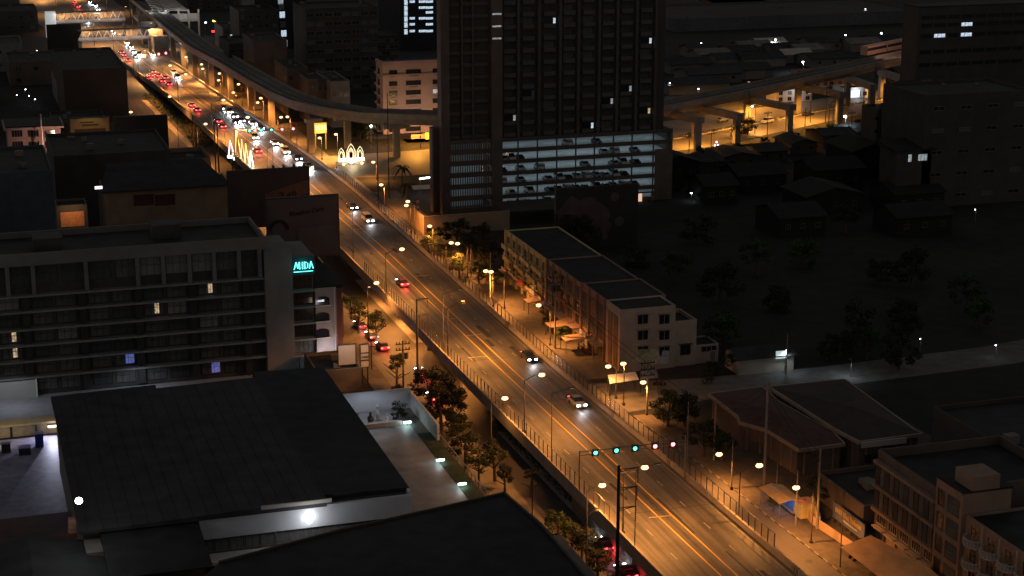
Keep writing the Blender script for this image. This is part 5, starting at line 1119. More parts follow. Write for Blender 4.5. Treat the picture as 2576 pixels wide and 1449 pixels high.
for i in range(5): x_ = P2[4][0]+1.5+i*1.5; window(rt, x_, P2[4][1]-.25+i*.02, 2.2, 1.1, 1.3, 'S', 2, 1, darkst, glass)
ph = thing('corner_building', 'three storey screened building with dark parapet at lower right', 'building', (126, 202, 0), 'buildings at lower right')
w = MB(); r = MB(); block(w, r, 120.4, 140, 193.5, 210, 0, 13.2, 1.4); w.build('wall', brown, ph); r.build('roof', roofd, ph)
for k, z in enumerate((4.6, 8.1, 11.6)): MB().box(119.7, 120.39, 193.6, 210, z-.25, z+.2).build('band', tan, ph)
for z0_, z1_ in ((4.85, 7.8), (8.35, 11.3)):
    for i in range(12): y = 194.2+i*1.32; MB().box(120.1, 120.35, y, y+1.1, z0_, z1_).build('screen_panel', [brown, brown2, curtain, darkst][(i*5) % 4], ph)
for i in range(5): y = 195.2+i*3.2; window(ph, 120.39, y, 3.3, 2.2, 1.4, 'W', 4, 1, cream, glass); MB().box(119.6, 120.38, y-1.4, y+1.4, 2.0, 2.2).build('ledge', cream, ph); MB().box(120.2, 120.39, y-1.2, y+1.2, .2, 1.7).build('shutter', tan, ph)
ph = thing('corner_building', 'narrow stair house with stacked dark openings at lower right', 'building', (125, 190, 0), 'buildings at lower right')
w = MB(); w.box(119.8, 127, 187, 193.4, 0, 15.2); w.build('wall', tan, ph); MB().box(119.7, 127.1, 186.9, 193.45, 15.21, 15.5).build('roof', roofd, ph); MB().box(121, 125, 186.8, 191, 15.51, 17.4).build('rooftop_room', tan, ph)
for z in (3.2, 6.4, 9.6, 12.8): window(ph, 119.8, 192, z, 1.5, 2.2, 'W', 1, 1, brown, glass); window(ph, 119.8, 189, z, 2.6, 2.2, 'W', 1, 4, brown, curtain)
ph = thing('corner_building', 'cream shophouse with rounded white balconies in the lower right corner', 'building', (126, 176, 0), 'buildings at lower right')
w = MB(); r = MB(); block(w, r, 120.4, 136, 160, 186.9, 0, 12.4, .4); w.build('wall', tan, ph); r.build('roof', roofd, ph)
for i in range(7):
    y = 184.6-i*3.9
    for f in range(1, 4):
        z = .4+3.05*f-.3*(f > 0); n_ = 10; q = MB(); pts = [(120.38-1.35*sin(pi*j/n_), y-1.55*cos(pi*j/n_)) for j in range(n_+1)]
        q.prism([(120.39, y-1.6)]+pts+[(120.39, y+1.6)], z-.15, z)
        for pA, pB in zip(pts, pts[1:]): q.bar((*pA, z+.85), (*pB, z+.85), .1, .12); q.box(pA[0]-.05, pA[0]+.05, pA[1]-.05, pA[1]+.05, z, z+.8)
        q.build('balcony', white2, ph); window(ph, 120.39, y, z+1.35, 1.7, 1.9, 'W', 2, 1, creamw, glass)
    MB().box(120.1, 120.39, y-2.05, y-1.85, 0, 12.3).build('pilaster', cream, ph)
building('corner_building', 'tan corner house cut by the right frame edge', 121, 136, 140, 159.9, 11, tan, group='buildings at lower right', rows=3, cols=4)
building('row_building', 'black flat roofs behind the lower right buildings', 141, 180, 150, 230, 11, brown2, cat='building', clutter=4)
flood_p = white_lamp(2297, 1175, 2330, 1320, 'single white lamp on the roof of the screened building', 120, 1., group='white lamps across the dark city')
# bus shelter
sp = [G(1928, 1232, 2.8), G(1962, 1268, 2.8), G(2003, 1250, 2.8), G(1965, 1214, 2.8)]
bsx = thing('bus_shelter', 'blue lit bus shelter with a tan curved roof', 'bus shelter', (sum(p[0] for p in sp)/4, sum(p[1] for p in sp)/4, 0.16))
cx, cy_ = bsx.location.x, bsx.location.y
hw, hl_ = 1.9, 3.4
q = MB(); q.prism([(cx-hw, cy_-hl_), (cx, cy_-hl_), (cx, cy_+hl_), (cx-hw, cy_+hl_)], [2.6, 3.0, 3.0, 2.6], [2.72, 3.12, 3.12, 2.72]).prism([(cx+.01, cy_-hl_), (cx+hw, cy_-hl_), (cx+hw, cy_+hl_), (cx+.01, cy_+hl_)], [3.0, 2.6, 2.6, 3.0], [3.12, 2.72, 2.72, 3.12]); q.build('roof', mat('shelter_roof', (.45, .33, .18), .7, .2, 1.), bsx)
MB().box(cx-.9, cx-.2, cy_+.3, cy_+2.4, 3.0, 3.14).build('skylight', white2, bsx); MB().box(cx+1.3, cx+1.4, cy_-3.2, cy_+3.2, .5, 2.3).build('back_panel', mat('shelter_blue', (.10, .2, .5), .5), bsx)
MB().box(cx+.6, cx+1.1, cy_-2.8, cy_+2.8, .5, .62).build('bench', steel, bsx)
for sx in (-1.7, 1.5):
    for sy in (-3.2, 3.2): MB().box(cx+sx-.06, cx+sx+.06, cy_+sy-.06, cy_+sy+.06, .16, 2.6).build('leg', steel, bsx)
area(cx, cy_, 2.5, 2, 5.5, 55, bsx, (.35, .6, 1.))
# sign board facing the avenue
y0_, z1_ = ona(2096, 1262, 117.5); y1_, _ = ona(2176, 1305, 117.5); z0_ = ona(2096, 1298, 117.5)[1]
t = thing('sign_board', 'long blue sign board with yellow writing on dark posts', 'sign board', (117.5, (y0_+y1_)/2, 0)); MB().box(117.5, 117.75, y1_, y0_, z0_, z1_).build('board', mat('sign_blue', (.13, .15, .24), .6, .1), t)
rr = random.Random(5)
for i in range(14): y = y0_-.8-(y0_-y1_-1.6)*i/14; h_ = rr.uniform(.45, .8); MB().box(117.44, 117.49, y-.38, y, (z0_+z1_)/2-.05, (z0_+z1_)/2-.05+h_).build('character', mat('sign_yellow', (.5, .33, .08), .6), t)
for i in range(6): y = y0_-3-(y0_-y1_-5)*i/6; MB().box(117.44, 117.49, y-.7, y, z0_+.35, z0_+.6).build('character', white2, t)
q = MB(); q.box(117.42, 117.5, y1_-.1, y0_+.1, z1_, z1_+.12).box(117.42, 117.5, y1_-.1, y0_+.1, z0_-.12, z0_); q.build('frame', steel, t)
for i in range(6): y = y0_-.5-(y0_-y1_-1)*i/5; MB().box(117.55, 117.7, y-.07, y+.07, 0, z0_-.13).build('leg', darkst, t)
# tent canopy
P = [G(2116, 1375, 3.2), G(2190, 1345, 3.6), G(2330, 1420, 3.6), G(2400, 1480, 3.4), G(2280, 1500, 3.0)]
t = thing('tent_canopy', 'large tan tent canopy glowing orange at the bottom right', 'tent', (P[0][0], P[0][1], 0)); q = MB(); q.prism(P, [3.0, 3.4, 3.4, 3.1, 2.8], [3.15, 3.55, 3.55, 3.25, 2.95]); q.build('sheet', mat('tent_cloth', (.42, .27, .14), .8, .25, .5), t)
for p_, zt_ in zip(P, (3.0, 3.4, 3.4, 3.1, 2.8)): MB().box(p_[0]-.06, p_[0]+.06, p_[1]-.06, p_[1]+.06, .03, zt_-.01).build('leg', darkst, t)
t = thing('kiosk', 'small cream kiosk with a red item on its roof', 'kiosk', (*G(2022, 1300, 0), 0)); a, b = G(2022, 1300, 0); MB().box(a-1.1, a+1.1, b-1.1, b+1.1, .16, 2.4).build('cabin', mat('kiosk_cream', (.5, .42, .22), .7), t); MB().box(a-1.2, a+1.2, b-1.2, b+1.2, 2.41, 2.6).build('roof', creamw, t); MB().box(a-.25, a+.15, b-.3, b, 2.61, 2.9).build('red_box', mat('red_box', (.5, .03, .03), .6), t)
P = [G(2005, 1268, 0), G(2042, 1318, 0), G(2150, 1390, 0)]
one('low_wall', MB().bar((*P[0], .8), (*P[1], .8), .2, 1.5).bar((*P[1], .7), (*P[2], .7), .18, 1.3), creamw, 'low cream wall running behind the bus shelter pavement', 'wall')
one('curved_wall', MB().bar((*G(2042, 1280, 0), .9), (*G(2058, 1330, 0), .9), .5, 2.2), mat('wall_yellow', (.42, .32, .15), .8), 'short pale curved wall end by the two tall poles', 'wall')
building('restaurant_annex', 'dark flat roofed annex beside the blue sign board', 119.5, 130, 211.5, 226, 4.2, brown, cat='building', clutter=1)
# ------------------------------------------------------------------ poles
def pole(u, vt, vb, label, r=.16, m=conc, arms=(), name='utility_pole', ub=None, group='tall utility poles', z0=0., cross=0, trans=0):
    a, b = G(ub or u, vb, z0); zt_ = onb(u, vt, b)[1]; t = thing(name, label, 'pole', (a, b, z0), group)
    MB().tube((a, b, z0), (a, b, zt_), r, r*.65, 8).build('pole', m, t)
    for (v, L_, drop) in arms:
        z = onb(u, v, b)[1]; q = MB(); q.tube((a, b, z-.35), (a+L_, b, z), .06).tube((a, b, z), (a+L_, b, z+.02), .07); q.build('arm', darkst, t)
        q = MB(); zz = z
        for k in range(8): q.tube((a+L_, b, zz), (a+L_, b, zz-drop/8*.7), .12, .05, 8); zz -= drop/8
        q.build('insulator', darkst, t)
    for k in range(cross):
        z = zt_-.6-k*1.1; MB().box(a-1.3, a+1.3, b-.07, b+.07, z-.08, z+.08).build('crossarm', darkst, t)
        for s in (-1.15, -.6, .6, 1.15): MB().tube((a+s, b, z+.081), (a+s, b, z+.45), .1, .05).build('insulator', darkst, t)
    if trans: 
        z = zt_-3.2; MB().tube((a-.5, b-.4, z), (a-.5, b-.4, z+1.1), .38, k=10).build('transformer', darkst, t); MB().tube((a+.5, b-.4, z), (a+.5, b-.4, z+1.1), .38, k=10).build('transformer', darkst, t)
    return t
dpole = mat('black_pole', (.02, .018, .018), .8)
pole(1567, 1170, 1530, 'thick black pole with three hanging arms at the bottom centre', .30, dpole, [(1180, 2.6, 2.2), (1227, 2.5, 2.0), (1277, 2.4, 2.1)], ub=1551)
pole(1054, 752, 965, 'black pole with two hanging arms in front of the flyover', .22, dpole, [(752, 2.0, 1.8), (792, 2.0, 1.7)], ub=1051)
pole(1015, 857, 975, 'dark pole with crossarms and transformers by the service road', .18, dpole, cross=2, trans=1)
pole(1339, 1180, 1300, 'small dark pole among the lower roadside trees', .12, dpole, cross=1)
pole(490, 290, 410, 'black pole left of the twin poles above the black billboard', .2, dpole); pole(545, 305, 470, 'left pole of the tall twin black poles', .2, dpole); pole(553, 308, 475, 'right pole of the tall twin black poles', .2, dpole)
pole(451, 320, 402, 'thin pole on the service road behind the black billboard', .12, dpole)
pole(975, 235, 500, 'very tall thin pole rising before the apartment block', .16, darkst, ub=979); pole(952, 330, 560, 'dark pole left of the palm tree with crossarm', .16, darkst, ub=953, cross=1)
pole(1920, 955, 1266, 'tallest concrete pole beside the lit bus shelter', .24, conc); pole(2055, 1130, 1330, 'concrete pole with crossarms near the small kiosk', .2, conc, cross=2); pole(2113, 1280, 1420, 'thin pole at the corner of the tan tent', .1, conc)
pole(1977, 840, 943, 'pale pole next to the roadside stall', .14, conc, cross=1); pole(1796, 1008, 1160, 'concrete pole before the dark red restaurant roof', .18, conc); pole(1841, 1108, 1200, 'thin pole left of the tallest concrete pole', .1, conc); pole(1954, 1165, 1220, 'thin short pole behind the bus shelter', .1, conc); pole(2001, 1185, 1325, 'pole standing right of the bus shelter', .13, conc)
pole(1396, 690, 878, 'concrete pole with transformers before the shophouses', .22, conc, cross=2, trans=1); pole(1627, 905, 1046, 'orange lit pole with crossarms at the side road mouth', .2, conc, cross=3); pole(1234, 636, 768, 'concrete pole behind the twin lamps near the road sign', .16, conc); pole(1490, 838, 915, 'short pole with pink box at the shophouse row', .12, conc)
pole(1727, 1010, 1206, 'thin curved lamp pole on the right parapet by the red signals', .1, steel, z0=5.3, group='thin poles on the parapet')
pole(1185, 615, 700, 'thin green lit pole beside the yellow bush', .1, steel, group='thin poles behind the fence')
for i, (u, vt, vb) in enumerate(((1733, 350, 392), (1788, 332, 395), (1840, 318, 345), (1930, 280, 340), (2025, 272, 318), (2076, 198, 310), (2085, 260, 312), (2095, 250, 305), (2197, 165, 275), (2140, 280, 350), (1882, 230, 335))):
    pole(u, vt, vb, 'dark pole silhouetted against the orange cross road, %s from the tower' % ordw(i), .14, dpole, group='poles along the cross road', cross=1 if i % 2 else 0)
a, b = G(2210, 1650, 0); t = thing('street_lamp', 'orange lamp just below the bottom frame edge by the tent', 'street lamp', (a, b, 0), g3); MB().tube((a, b, 0), (a, b, 9), .12, .08).build('pole', polem, t); inst('lamp_glass', hd_me, t, (0, 0, 9.1)); spot((a, b, 8.6), SOD, 13000, t, 165)
a, b = G(1225, 735, 0); t = thing('road_sign', 'yellow diamond road sign under the twin lamps', 'road sign', (a, b, 0)); MB().tube((a, b, 0), (a, b, 4.2), .06).build('post', steel, t); q = MB(); q.prism([(0, 0), (0, 0)], 0, 0) if False else None; q = MB(); q.v += [(a-.75, b-.1, 4.4), (a, b-.1, 3.65), (a+.75, b-.1, 4.4), (a, b-.1, 5.15), (a-.75, b-.05, 4.4), (a, b-.05, 3.65), (a+.75, b-.05, 4.4), (a, b-.05, 5.15)]; q.f += [(0, 1, 2, 3), (7, 6, 5, 4), (0, 4, 5, 1), (1, 5, 6, 2), (2, 6, 7, 3), (3, 7, 4, 0)]; q.build('plate', mat('sign_amber', (.6, .38, .06), .6), t); MB().box(a-.3, a+.3, b-.1, b-.05, 2.2, 3.2).build('red_plate', mat('red_plate', (.45, .05, .04), .6), t)
a, b = G(1048, 555, 0); t = thing('flag_banner', 'narrow red and white banner standing by the twin lamps', 'banner', (a, b, 0)); MB().tube((a, b, 0), (a, b, 6), .05).build('pole', steel, t); q = MB()
for i in range(5): MB().box(a+.05, a+.7, b-.02, b+.02, 2.4+i*.7, 3.09+i*.7).build('stripe', [mat('red_plate', (.45, .05, .04)), white][i % 2], t)
# manholes and tar patches on the roads, cables between the poles
mb_k = 0
for u, v in ((1935, 1299), (2035, 1413), (1640, 1100)):
    a, b = G(u, v, 0); q = MB(); k = len(q.v); q.v += [(a+.55*cos(2*pi*i/14), b+.55*sin(2*pi*i/14), .05) for i in range(14)]; q.f.append(tuple(range(14)))
    one('manhole_cover', q, darkst, 'round dark manhole cover on the right service road '+['past the shelter', 'nearest the bottom edge', 'beside the red signals'][mb_k], 'manhole cover', 'manhole covers'); mb_k += 1
rr = random.Random(41); q = MB()
tarm = mat('tar_patch', (.035, .033, .032), .75, .3, 1.); 
for i in range(26):
    b = rr.uniform(175, 470); L, R, z = fy(b); x = L+rr.uniform(1.2, 14.); w_, l_ = rr.uniform(.25, 1.3), rr.uniform(1.5, 9)
    L2, R2, z2 = fy(b+l_); q.quad((x, b, z+.006), (x+w_, b, z+.006), (x+w_+L2-L, b+l_, z2+.006), (x+L2-L, b+l_, z2+.006))
q.build('tar_patch', tarm, fo)
q = MB()
for b in range(120, 640, 24):
    L, R, z = fy(b); q.box(L+.03, R-.03, b-.07, b+.07, z+.002, z+.008)
q.build('expansion_joint', darkst, fo)
def cable(p, q_, sag, label):
    m = MB(); P = Vector(p); Q = Vector(q_); prev = P
    for i in range(1, 9):
        t_ = i/8; c = P.lerp(Q, t_)-Vector((0, 0, sag*4*t_*(1-t_))); m.tube(prev, c, .035, k=4); prev = c
    one('power_cable', m, dpole, label, 'cable', 'power cables over the right pavement')
def pt_(u, vt, vb, dz): a, b = G(u, vb, 0); return (a, b, onb(u, vt, b)[1]-dz)
cp = [(1234, 636, 768), (1396, 690, 878), (1627, 905, 1046), (1796, 1008, 1160), (1920, 955, 1266), (2055, 1130, 1330)]
for i, (A_, B_) in enumerate(zip(cp, cp[1:])):
    for j, dz in enumerate((.6, 1.7)): cable(pt_(*A_, dz), pt_(*B_, dz), 1.0, '%s sagging cable, %s span counted from the yellow bush' % (['upper', 'lower'][j], ordw(i)))
def motorbike(x, y, rz, label):
    t = thing('motorcycle', label, 'motorcycle', (x, y, .16), 'motorcycles parked on the pavement', rz)
    b = MB(); b.prism([(-.12, -.5), (.12, -.5), (.1, .45), (-.1, .45)], .35, .62).box(-.1, .1, .35, .62, .6, .85); b.build('body', random.choice(paints), t, True); MB().box(-.13, .13, -.6, .1, .63, .75).build('seat', darkst, t, True); MB().box(-.3, .3, .5, .55, .92, .97).build('handlebar', steel, t, True)
    for yy in (-.55, .6): MB().tube((-.05, yy, .28), (.05, yy, .28), .28, k=10).build('wheel', mat('tyre_rubber', (.02, .02, .02)), t, True)
for i, (u, v) in enumerate(((1462, 880), (1470, 886), (1478, 892), (1655, 970), (1664, 969), (2150, 1405), (2160, 1412))):
    a, b = G(u, v, .16); motorbike(a, b, .6+i*.15, 'parked motorcycle, '+['left of three before the dim shophouses', 'middle of three before the dim shophouses', 'right of three before the dim shophouses', 'left of two by the end house plants', 'right of two by the end house plants', 'first by the tent corner', 'second by the tent corner'][i])
for i, (y, z, c_, l_) in enumerate(((355, 5.2, 'sign_amber', 2.6), (346, 3.4, 'red_plate', 3.2), (338, 3.4, 'pale_sign', 3.0), (328, 3.3, 'sign_blue2', 3.4), (318, 6.2, 'red_plate', 1.2), (307, 3.3, 'pale_sign', 3.2))):
    m_ = mat(c_, {'sign_amber': (.6, .38, .06), 'red_plate': (.45, .05, .04), 'pale_sign': (.5, .47, .4), 'sign_blue2': (.08, .12, .3)}[c_], .6)
    t = thing('shop_sign', ['small amber', 'wide red', 'pale wide', 'blue wide', 'narrow red', 'pale'][i]+' shop sign on the shophouse row, %s from the far end' % ordw(i).replace('nearest', 'first'), 'shop sign', (FX-2, y, z), 'shop signs on the shophouses'); MB().box(FX-2.05, FX-1.95, y-l_/2, y+l_/2, z, z+.9).build('board', m_, t); MB().box(FX-1.94, FX-.02, y-.05, y+.05, z+.3, z+.4).build('bracket', darkst, t)
# ------------------------------------------------------------------ trees
def crown_mesh(seed, n, rx, rz, lf, m, clumps=16):
    rr = random.Random(seed); q = MB(); cl = []
    for _ in range(clumps):
        th = rr.uniform(0, 2*pi); ph = rr.uniform(-.7, 1.); rad = rr.uniform(.35, .95); cl.append((rx*rad*cos(th)*cos(ph*1.2), rx*rad*sin(th)*cos(ph*1.2), rz*rad*sin(ph*1.3), rr.uniform(.22, .42)*rx))
    for i in range(n):
        c = rr.choice(cl); v = Vector((rr.gauss(0, 1), rr.gauss(0, 1), rr.gauss(0, 1))).normalized()*c[3]*rr.uniform(.55, 1.05); p = Vector(c[:3])+Vector((v.x, v.y, v.z*.7))
        nn = (v.normalized()+Vector((rr.uniform(-.6, .6), rr.uniform(-.6, .6), rr.uniform(0, .9)))).normalized(); a = nn.orthogonal().normalized(); a = (Matrix.Rotation(rr.uniform(0, 6.3), 3, nn) @ a); b = nn.cross(a); s = lf*rr.uniform(.6, 1.3)
        q.quad(p-a*s-b*s*.55, p+a*s-b*s*.55, p+a*s*.8+b*s*.55, p-a*s*.8+b*s*.55)
    return q.mesh('crown', m)
CR = [crown_mesh(1, 2000, 1., .85, .05, leaf[0], 26), crown_mesh(2, 2000, 1., .95, .05, leaf[1], 24), crown_mesh(3, 2000, 1., .75, .05, leaf[2], 24), crown_mesh(4, 1600, 1., 1.25, .055, leaf[2], 20)]
TRK = []
for s in range(2):
    rr = random.Random(s+9); q = MB(); q.tube((0, 0, 0), (.02, .01, .55), .05, .035).tube((.02, .01, .55), (.05, -.03, 1.05), .035, .015)
    for _ in range(5): th = rr.uniform(0, 6.3); z = rr.uniform(.4, .7); q.tube((.01, .01, z), (.4*cos(th), .4*sin(th), z+rr.uniform(.2, .45)), .022, .008, 5)
    TRK.append(q.mesh('trunk', trunk_m))
def tree(x, y, z, h, r, k, label, group='street trees', cat='tree', name='tree'):
    t = thing(name, label, cat, (x, y, z), group); i = random.randrange(2)
    inst('trunk', TRK[i], t, (0, 0, 0), random.uniform(0, 6), (h*.9, h*.9, h*.72)); inst('crown', CR[k], t, (0, 0, h-r*.85), random.uniform(0, 6), (r, r*random.uniform(.8, 1.15), r*random.uniform(.8, 1.2))); return t
def tuv(u, v, h, r, k, label, z=0, **kw): a, b = G(u, v, z); return tree(a, b, z, h, r, k, label, **kw)
TR = [(885, 805, 5.5, 2.1, 0, 'tree nearest the hotel corner by the service road'), (903, 838, 6.5, 2.4, 2, 'dark round tree over the red tail lights'), (948, 865, 6.5, 2.2, 1, 'tree right of the red tail lights'), (1000, 985, 7, 1.8, 2, 'slim dark tree beyond the terrace wall'), (1085, 1020, 7, 3.2, 2, 'big dark tree beside the terrace'), (1110, 1080, 7.5, 3.6, 3, 'large dark tree mass below the flyover'), (1150, 1120, 6, 2.8, 2, 'dark tree right of the large mass'), (1140, 1060, 7, 3.3, 2, 'dark tree close to the flyover wall'),
      (1172, 1178, 6.2, 2.6, 2, 'dark tree left of the orange service road'), (1205, 1215, 5., 2., 0, 'tree above the low white fence'), (1245, 1210, 6.5, 2.0, 3, 'slim tree before the orange road'), (1270, 1240, 4.5, 1.6, 2, 'small bush tree at the roof corner'), (1335, 1250, 4.5, 1.0, 2, 'thin young tree on the service road edge'), (1402, 1385, 6, 2.2, 0, 'leafy tree at the edge of the foreground roof'), (1465, 1420, 6, 2.4, 2, 'leafy tree at the bottom beside red tail lights'), (1440, 1400, 5, 1.6, 0, 'small tree between two bottom trees'), (1505, 1470, 5.5, 2.2, 2, 'tree cut by the bottom frame edge')]
for u, v, h, r, k, lb in TR: tuv(u, v, h, r, k, lb, group='trees along the left service road')
TR = [(1076, 655, 5.5, 2.2, 1, 'olive tree behind the fence under the first lamp'), (1095, 640, 6.5, 2.8, 2, 'dark tree before the long low wall'), (1120, 665, 5, 2.2, 1, 'olive tree left of the yellow bush'), (1156, 700, 5.8, 2.7, 1, 'bright yellow lit bush under the twin lamps'), (1180, 665, 7, 3.4, 2, 'dark tree behind the yellow bush'), (1205, 715, 5.5, 2.5, 1, 'olive tree right of the yellow bush'), (1228, 680, 7, 3.4, 2, 'dark tree left of the yellow shophouses'), (1246, 730, 4.5, 1.8, 0, 'small tree below the twin lamps by sign'), (1150, 620, 7, 3.5, 2, 'dark tree at the back of the grove'), (1210, 630, 7, 3.5, 2, 'second dark tree at the back of grove'),
      (1415, 860, 3, 1.4, 0, 'bush by the concrete pole and tan canopy'), (1375, 825, 2.5, 1.2, 2, 'dark bush under the shophouse lamp'), (1680, 1075, 6.2, 3.0, 1, 'olive tree beside the mouth of the side road'), (1722, 1075, 6, 2.9, 2, 'dark tree right of the olive one'), (1770, 1150, 6.4, 2.8, 2, 'dark tree beside the low orange lamp'), (1815, 1160, 5, 2.4, 2, 'dark tree before the restaurant eaves'), (1945, 1290, 2.6, 1.0, 0, 'green shrub at the lit bus shelter'), (2055, 1250, 3.5, 1.8, 0, 'broad leafed plant behind the kiosk'), (2085, 1270, 3, 1.5, 2, 'dark plant left of the blue sign'), (2170, 1390, 2.2, .9, 2, 'potted bush at the tent corner')]
for u, v, h, r, k, lb in TR: tuv(u, v, h, r, k, lb, group='trees along the right service road')
rr = random.Random(11)
for i in range(20):
    a, b = 136+rr.uniform(0, 70), 288+rr.uniform(0, 110); tree(a, b, 0, rr.uniform(5, 9), rr.uniform(3, 5), rr.choice([2, 3, 0]), '%s tree of the dark wooded lot right of the shophouses' % ordw(i), group='trees in the dark lot')
for i, (u, v, h, r) in enumerate(((1790, 945, 3, 1.8), (1845, 935, 4, 2), (2080, 905, 4.5, 2.4), (2120, 900, 5, 2.8), (2180, 905, 6, 3), (2260, 930, 7, 3.6), (1880, 340, 6, 3.6), (2235, 225, 8, 5), (1700, 480, 4, 2.5), (1740, 495, 3.4, 2.3), (110, 430, 5, 3), (240, 560, 5, 3.4), (500, 540, 5, 2.4), (395, 555, 5, 3.6), (500, 505, 4, 1.8), (900, 355, 6, 3.4), (925, 350, 6, 3.2), (475, 310, 3, 2), (505, 330, 3, 1.8), (1780, 965, 2, 1.2))):
    tuv(u, v, h, r, [2, 0, 3][i % 3], ['low shrub at the end house', 'shrub on the verge of the side road', 'olive shrub behind the side road', 'tree behind the side road', 'tree at the far bend of side road', 'dark tree right of the side road bend', 'dark round tree before the orange cross road', 'big dark tree at the far cross road', 'dark tree beside the garage flank', 'dark bush by the small white light', 'dark tree before the pink building', 'dark tree above the hotel roof', 'dark slim tree beside the red signal', 'dark round tree behind the hotel roof', 'dark tree before the beige block', 'tree behind the viaduct column', 'tree right of the viaduct column', 'shrub under the flyover far end', 'second shrub under the flyover far end', 'tiny shrub at the side road verge'][i], group='scattered dark trees')
for u, v, h, r_, k_, lb in ((1003, 1052, 2.6, 1.5, 3, 'big dark potted plant at the terrace railing'), (1000, 1015, 3.4, 1.1, 2, 'tall slim plant behind the potted plant'), (875, 1022, 2.0, 1.3, 2, 'dark shrub at the left end of terrace planter'), (905, 1012, 1.6, .9, 0, 'low shrub before the white statues')):
    a, b = G(u, v, 5.); tree(a, b, 5.0, h, r_, k_, lb, group='plants on the terrace', cat='plant', name='potted_plant')
def palm(u, v, h, label, n=15, L_=2.4):
    a, b = G(u, v, 0); t = thing('palm_tree', label, 'palm tree', (a, b, 0), 'palm trees'); MB().tube((0, 0, 0), (.1, 0, h), .22, .14, 8).build('trunk', trunk_m, t, True); rr = random.Random(u)
    for i in range(n):
        th = 2*pi*i/n+rr.uniform(-.2, .2); up = rr.uniform(-.2, .9); q = MB(); pr = Vector((.1, 0, h)); d = Vector((cos(th), sin(th), up))
        for k in range(5):
            nx = pr+d*L_/5; s = Vector((-sin(th), cos(th), 0))*(.34-.05*k); q.quad(pr-s+Vector((0, 0, -.12)), pr, nx, nx-s*.8+Vector((0, 0, -.12))); q.quad(pr, pr+s+Vector((0, 0, -.12)), nx+s*.8+Vector((0, 0, -.12)), nx); pr = nx; d.z -= .42
        q.build('frond', leaf[2], t, True)
palm(1012, 500, 8.2, 'tall dark palm tree in front of the orange crossing', 18, 3.0); palm(1022, 520, 5.6, 'shorter dark palm tree beside the tall one', 15, 2.6); palm(1850, 372, 6.4, 'dark palm tree against the orange cross road', 14, 2.6)
# weeds along the foot of the flyover and median planting: nobody could count these
def cover(name, pts, n, size, m, hh=.5, seed=1):
    rr = random.Random(seed); q = MB()
    for _ in range(n):
        i = rr.randrange(len(pts)-1); (x0, y0, w0), (x1, y1, w1) = pts[i], pts[i+1]; t_ = rr.random(); x = x0+(x1-x0)*t_+rr.uniform(-1, 1)*w0/2; y = y0+(y1-y0)*t_; z = rr.uniform(.15, hh); th = rr.uniform(0, 6.3); c, s = cos(th)*size, sin(th)*size
        q.quad((x-c, y-s, z-size*.3), (x+s*.5, y-c*.5, z), (x+c, y+s, z+size*.6), (x-s*.5, y+c*.5, z+size*.2))
    o = q.build(name, m); o['kind'] = 'stuff'; return o
cover('verge_plants', [(lerp(L0, b)-1.9, b, 2.2) for b in (180, 200, 215, 230, 250, 262, 276)], 1500, .28, leaf[0], .9, 1)
cover('hedge_plants', [(x_h, 293.8, 0) for x_h in ()] or [(-8, 293.2, 2), (3, 293.4, 2), (13, 293.6, 2)], 900, .22, leaf[0], 1.1, 8)
cover('median_plants', [(150, 494, 1.3), (174, 497.5, 1.3), (211, 510, 1.3), (253, 531, 1.3), (300, 555, 1.3), (345, 577, 1.3)], 1500, .4, leaf[1], .8, 2)
cover('island_plants', [(lerp(L0, b)-6, b, 6) for b in (540, 560, 590, 620, 650)], 900, .5, leaf[0], 1.2, 3)
# ------------------------------------------------------------------ far city
wtow = thing('far_tower', 'black tower with a column of lit square windows at the top', 'tower', (30, 780, 0))
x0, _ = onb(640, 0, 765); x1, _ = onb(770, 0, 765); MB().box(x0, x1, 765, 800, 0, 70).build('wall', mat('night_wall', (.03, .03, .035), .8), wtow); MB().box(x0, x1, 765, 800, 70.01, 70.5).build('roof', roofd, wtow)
for i, v in enumerate((3, 17, 37, 61, 84, 109)):
    x, z = onb(706+i*2, v, 765); window(wtow, x, 765, z, 2.3, 2.7, 'S', 2, 1, darkst, [lit_pale, curtain2, lit_cool, curtain2, lit_cool, lit_cool][i])
x0, _ = onb(1006, 0, 745); x1, _ = onb(1112, 0, 745); ot = thing('office_block', 'dark office block with blue white lit floors beside the tower', 'office block', ((x0+x1)/2, 745, 0))
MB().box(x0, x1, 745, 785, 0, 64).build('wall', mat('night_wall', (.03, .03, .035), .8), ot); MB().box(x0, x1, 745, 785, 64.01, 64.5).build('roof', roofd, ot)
for i, v in enumerate((6, 21, 33, 48, 63, 80)):
    x, z = onb(1021, v, 745); window(ot, x, 745, z, 1.5, 2.2, 'S', 1, 1, darkst, lit_cool)
    for u, w_ in ((1037, 2.3), (1062, 3.), (1080, 3.2)):
        if (i, u) in ((1, 1037), (2, 1037), (2, 1062), (4, 1062)): continue
        x, z = onb(u, v-2, 745); window(ot, x, 745, z, w_, 1.0, 'S', 2, 1, darkst, lit_cool)
def fb(u0, u1, vt, b, label, m, rows, cols, depth=24, **kw):
    xa, za = onb(u0, vt, b); xb, _ = onb(u1, vt, b); return building('row_building', label, xa, xb, b, b+depth, za, m, rows=rows, cols=cols, group='dim blocks of the city beyond', **kw)
fb(768, 950, 22, 640, 'tall dim slab with banded floors above the curved viaduct', brown2, 9, 8, ww=2.6)
fb(638, 722, 103, 625, 'brown block with two small dark windows above the viaduct', brown, None, None)
fb(575, 636, 110, 650, 'dim block with pale stripes left of the brown block', brown2, 4, 3)
fb(722, 775, 172, 590, 'row of dim shophouses right of the brown block', brown, 3, 3); fb(776, 830, 200, 572, 'lower dim shophouses behind the viaduct bend', brown, 3, 3); fb(832, 880, 205, 565, 'pale dim house behind the viaduct bend', greyw, 2, 3)
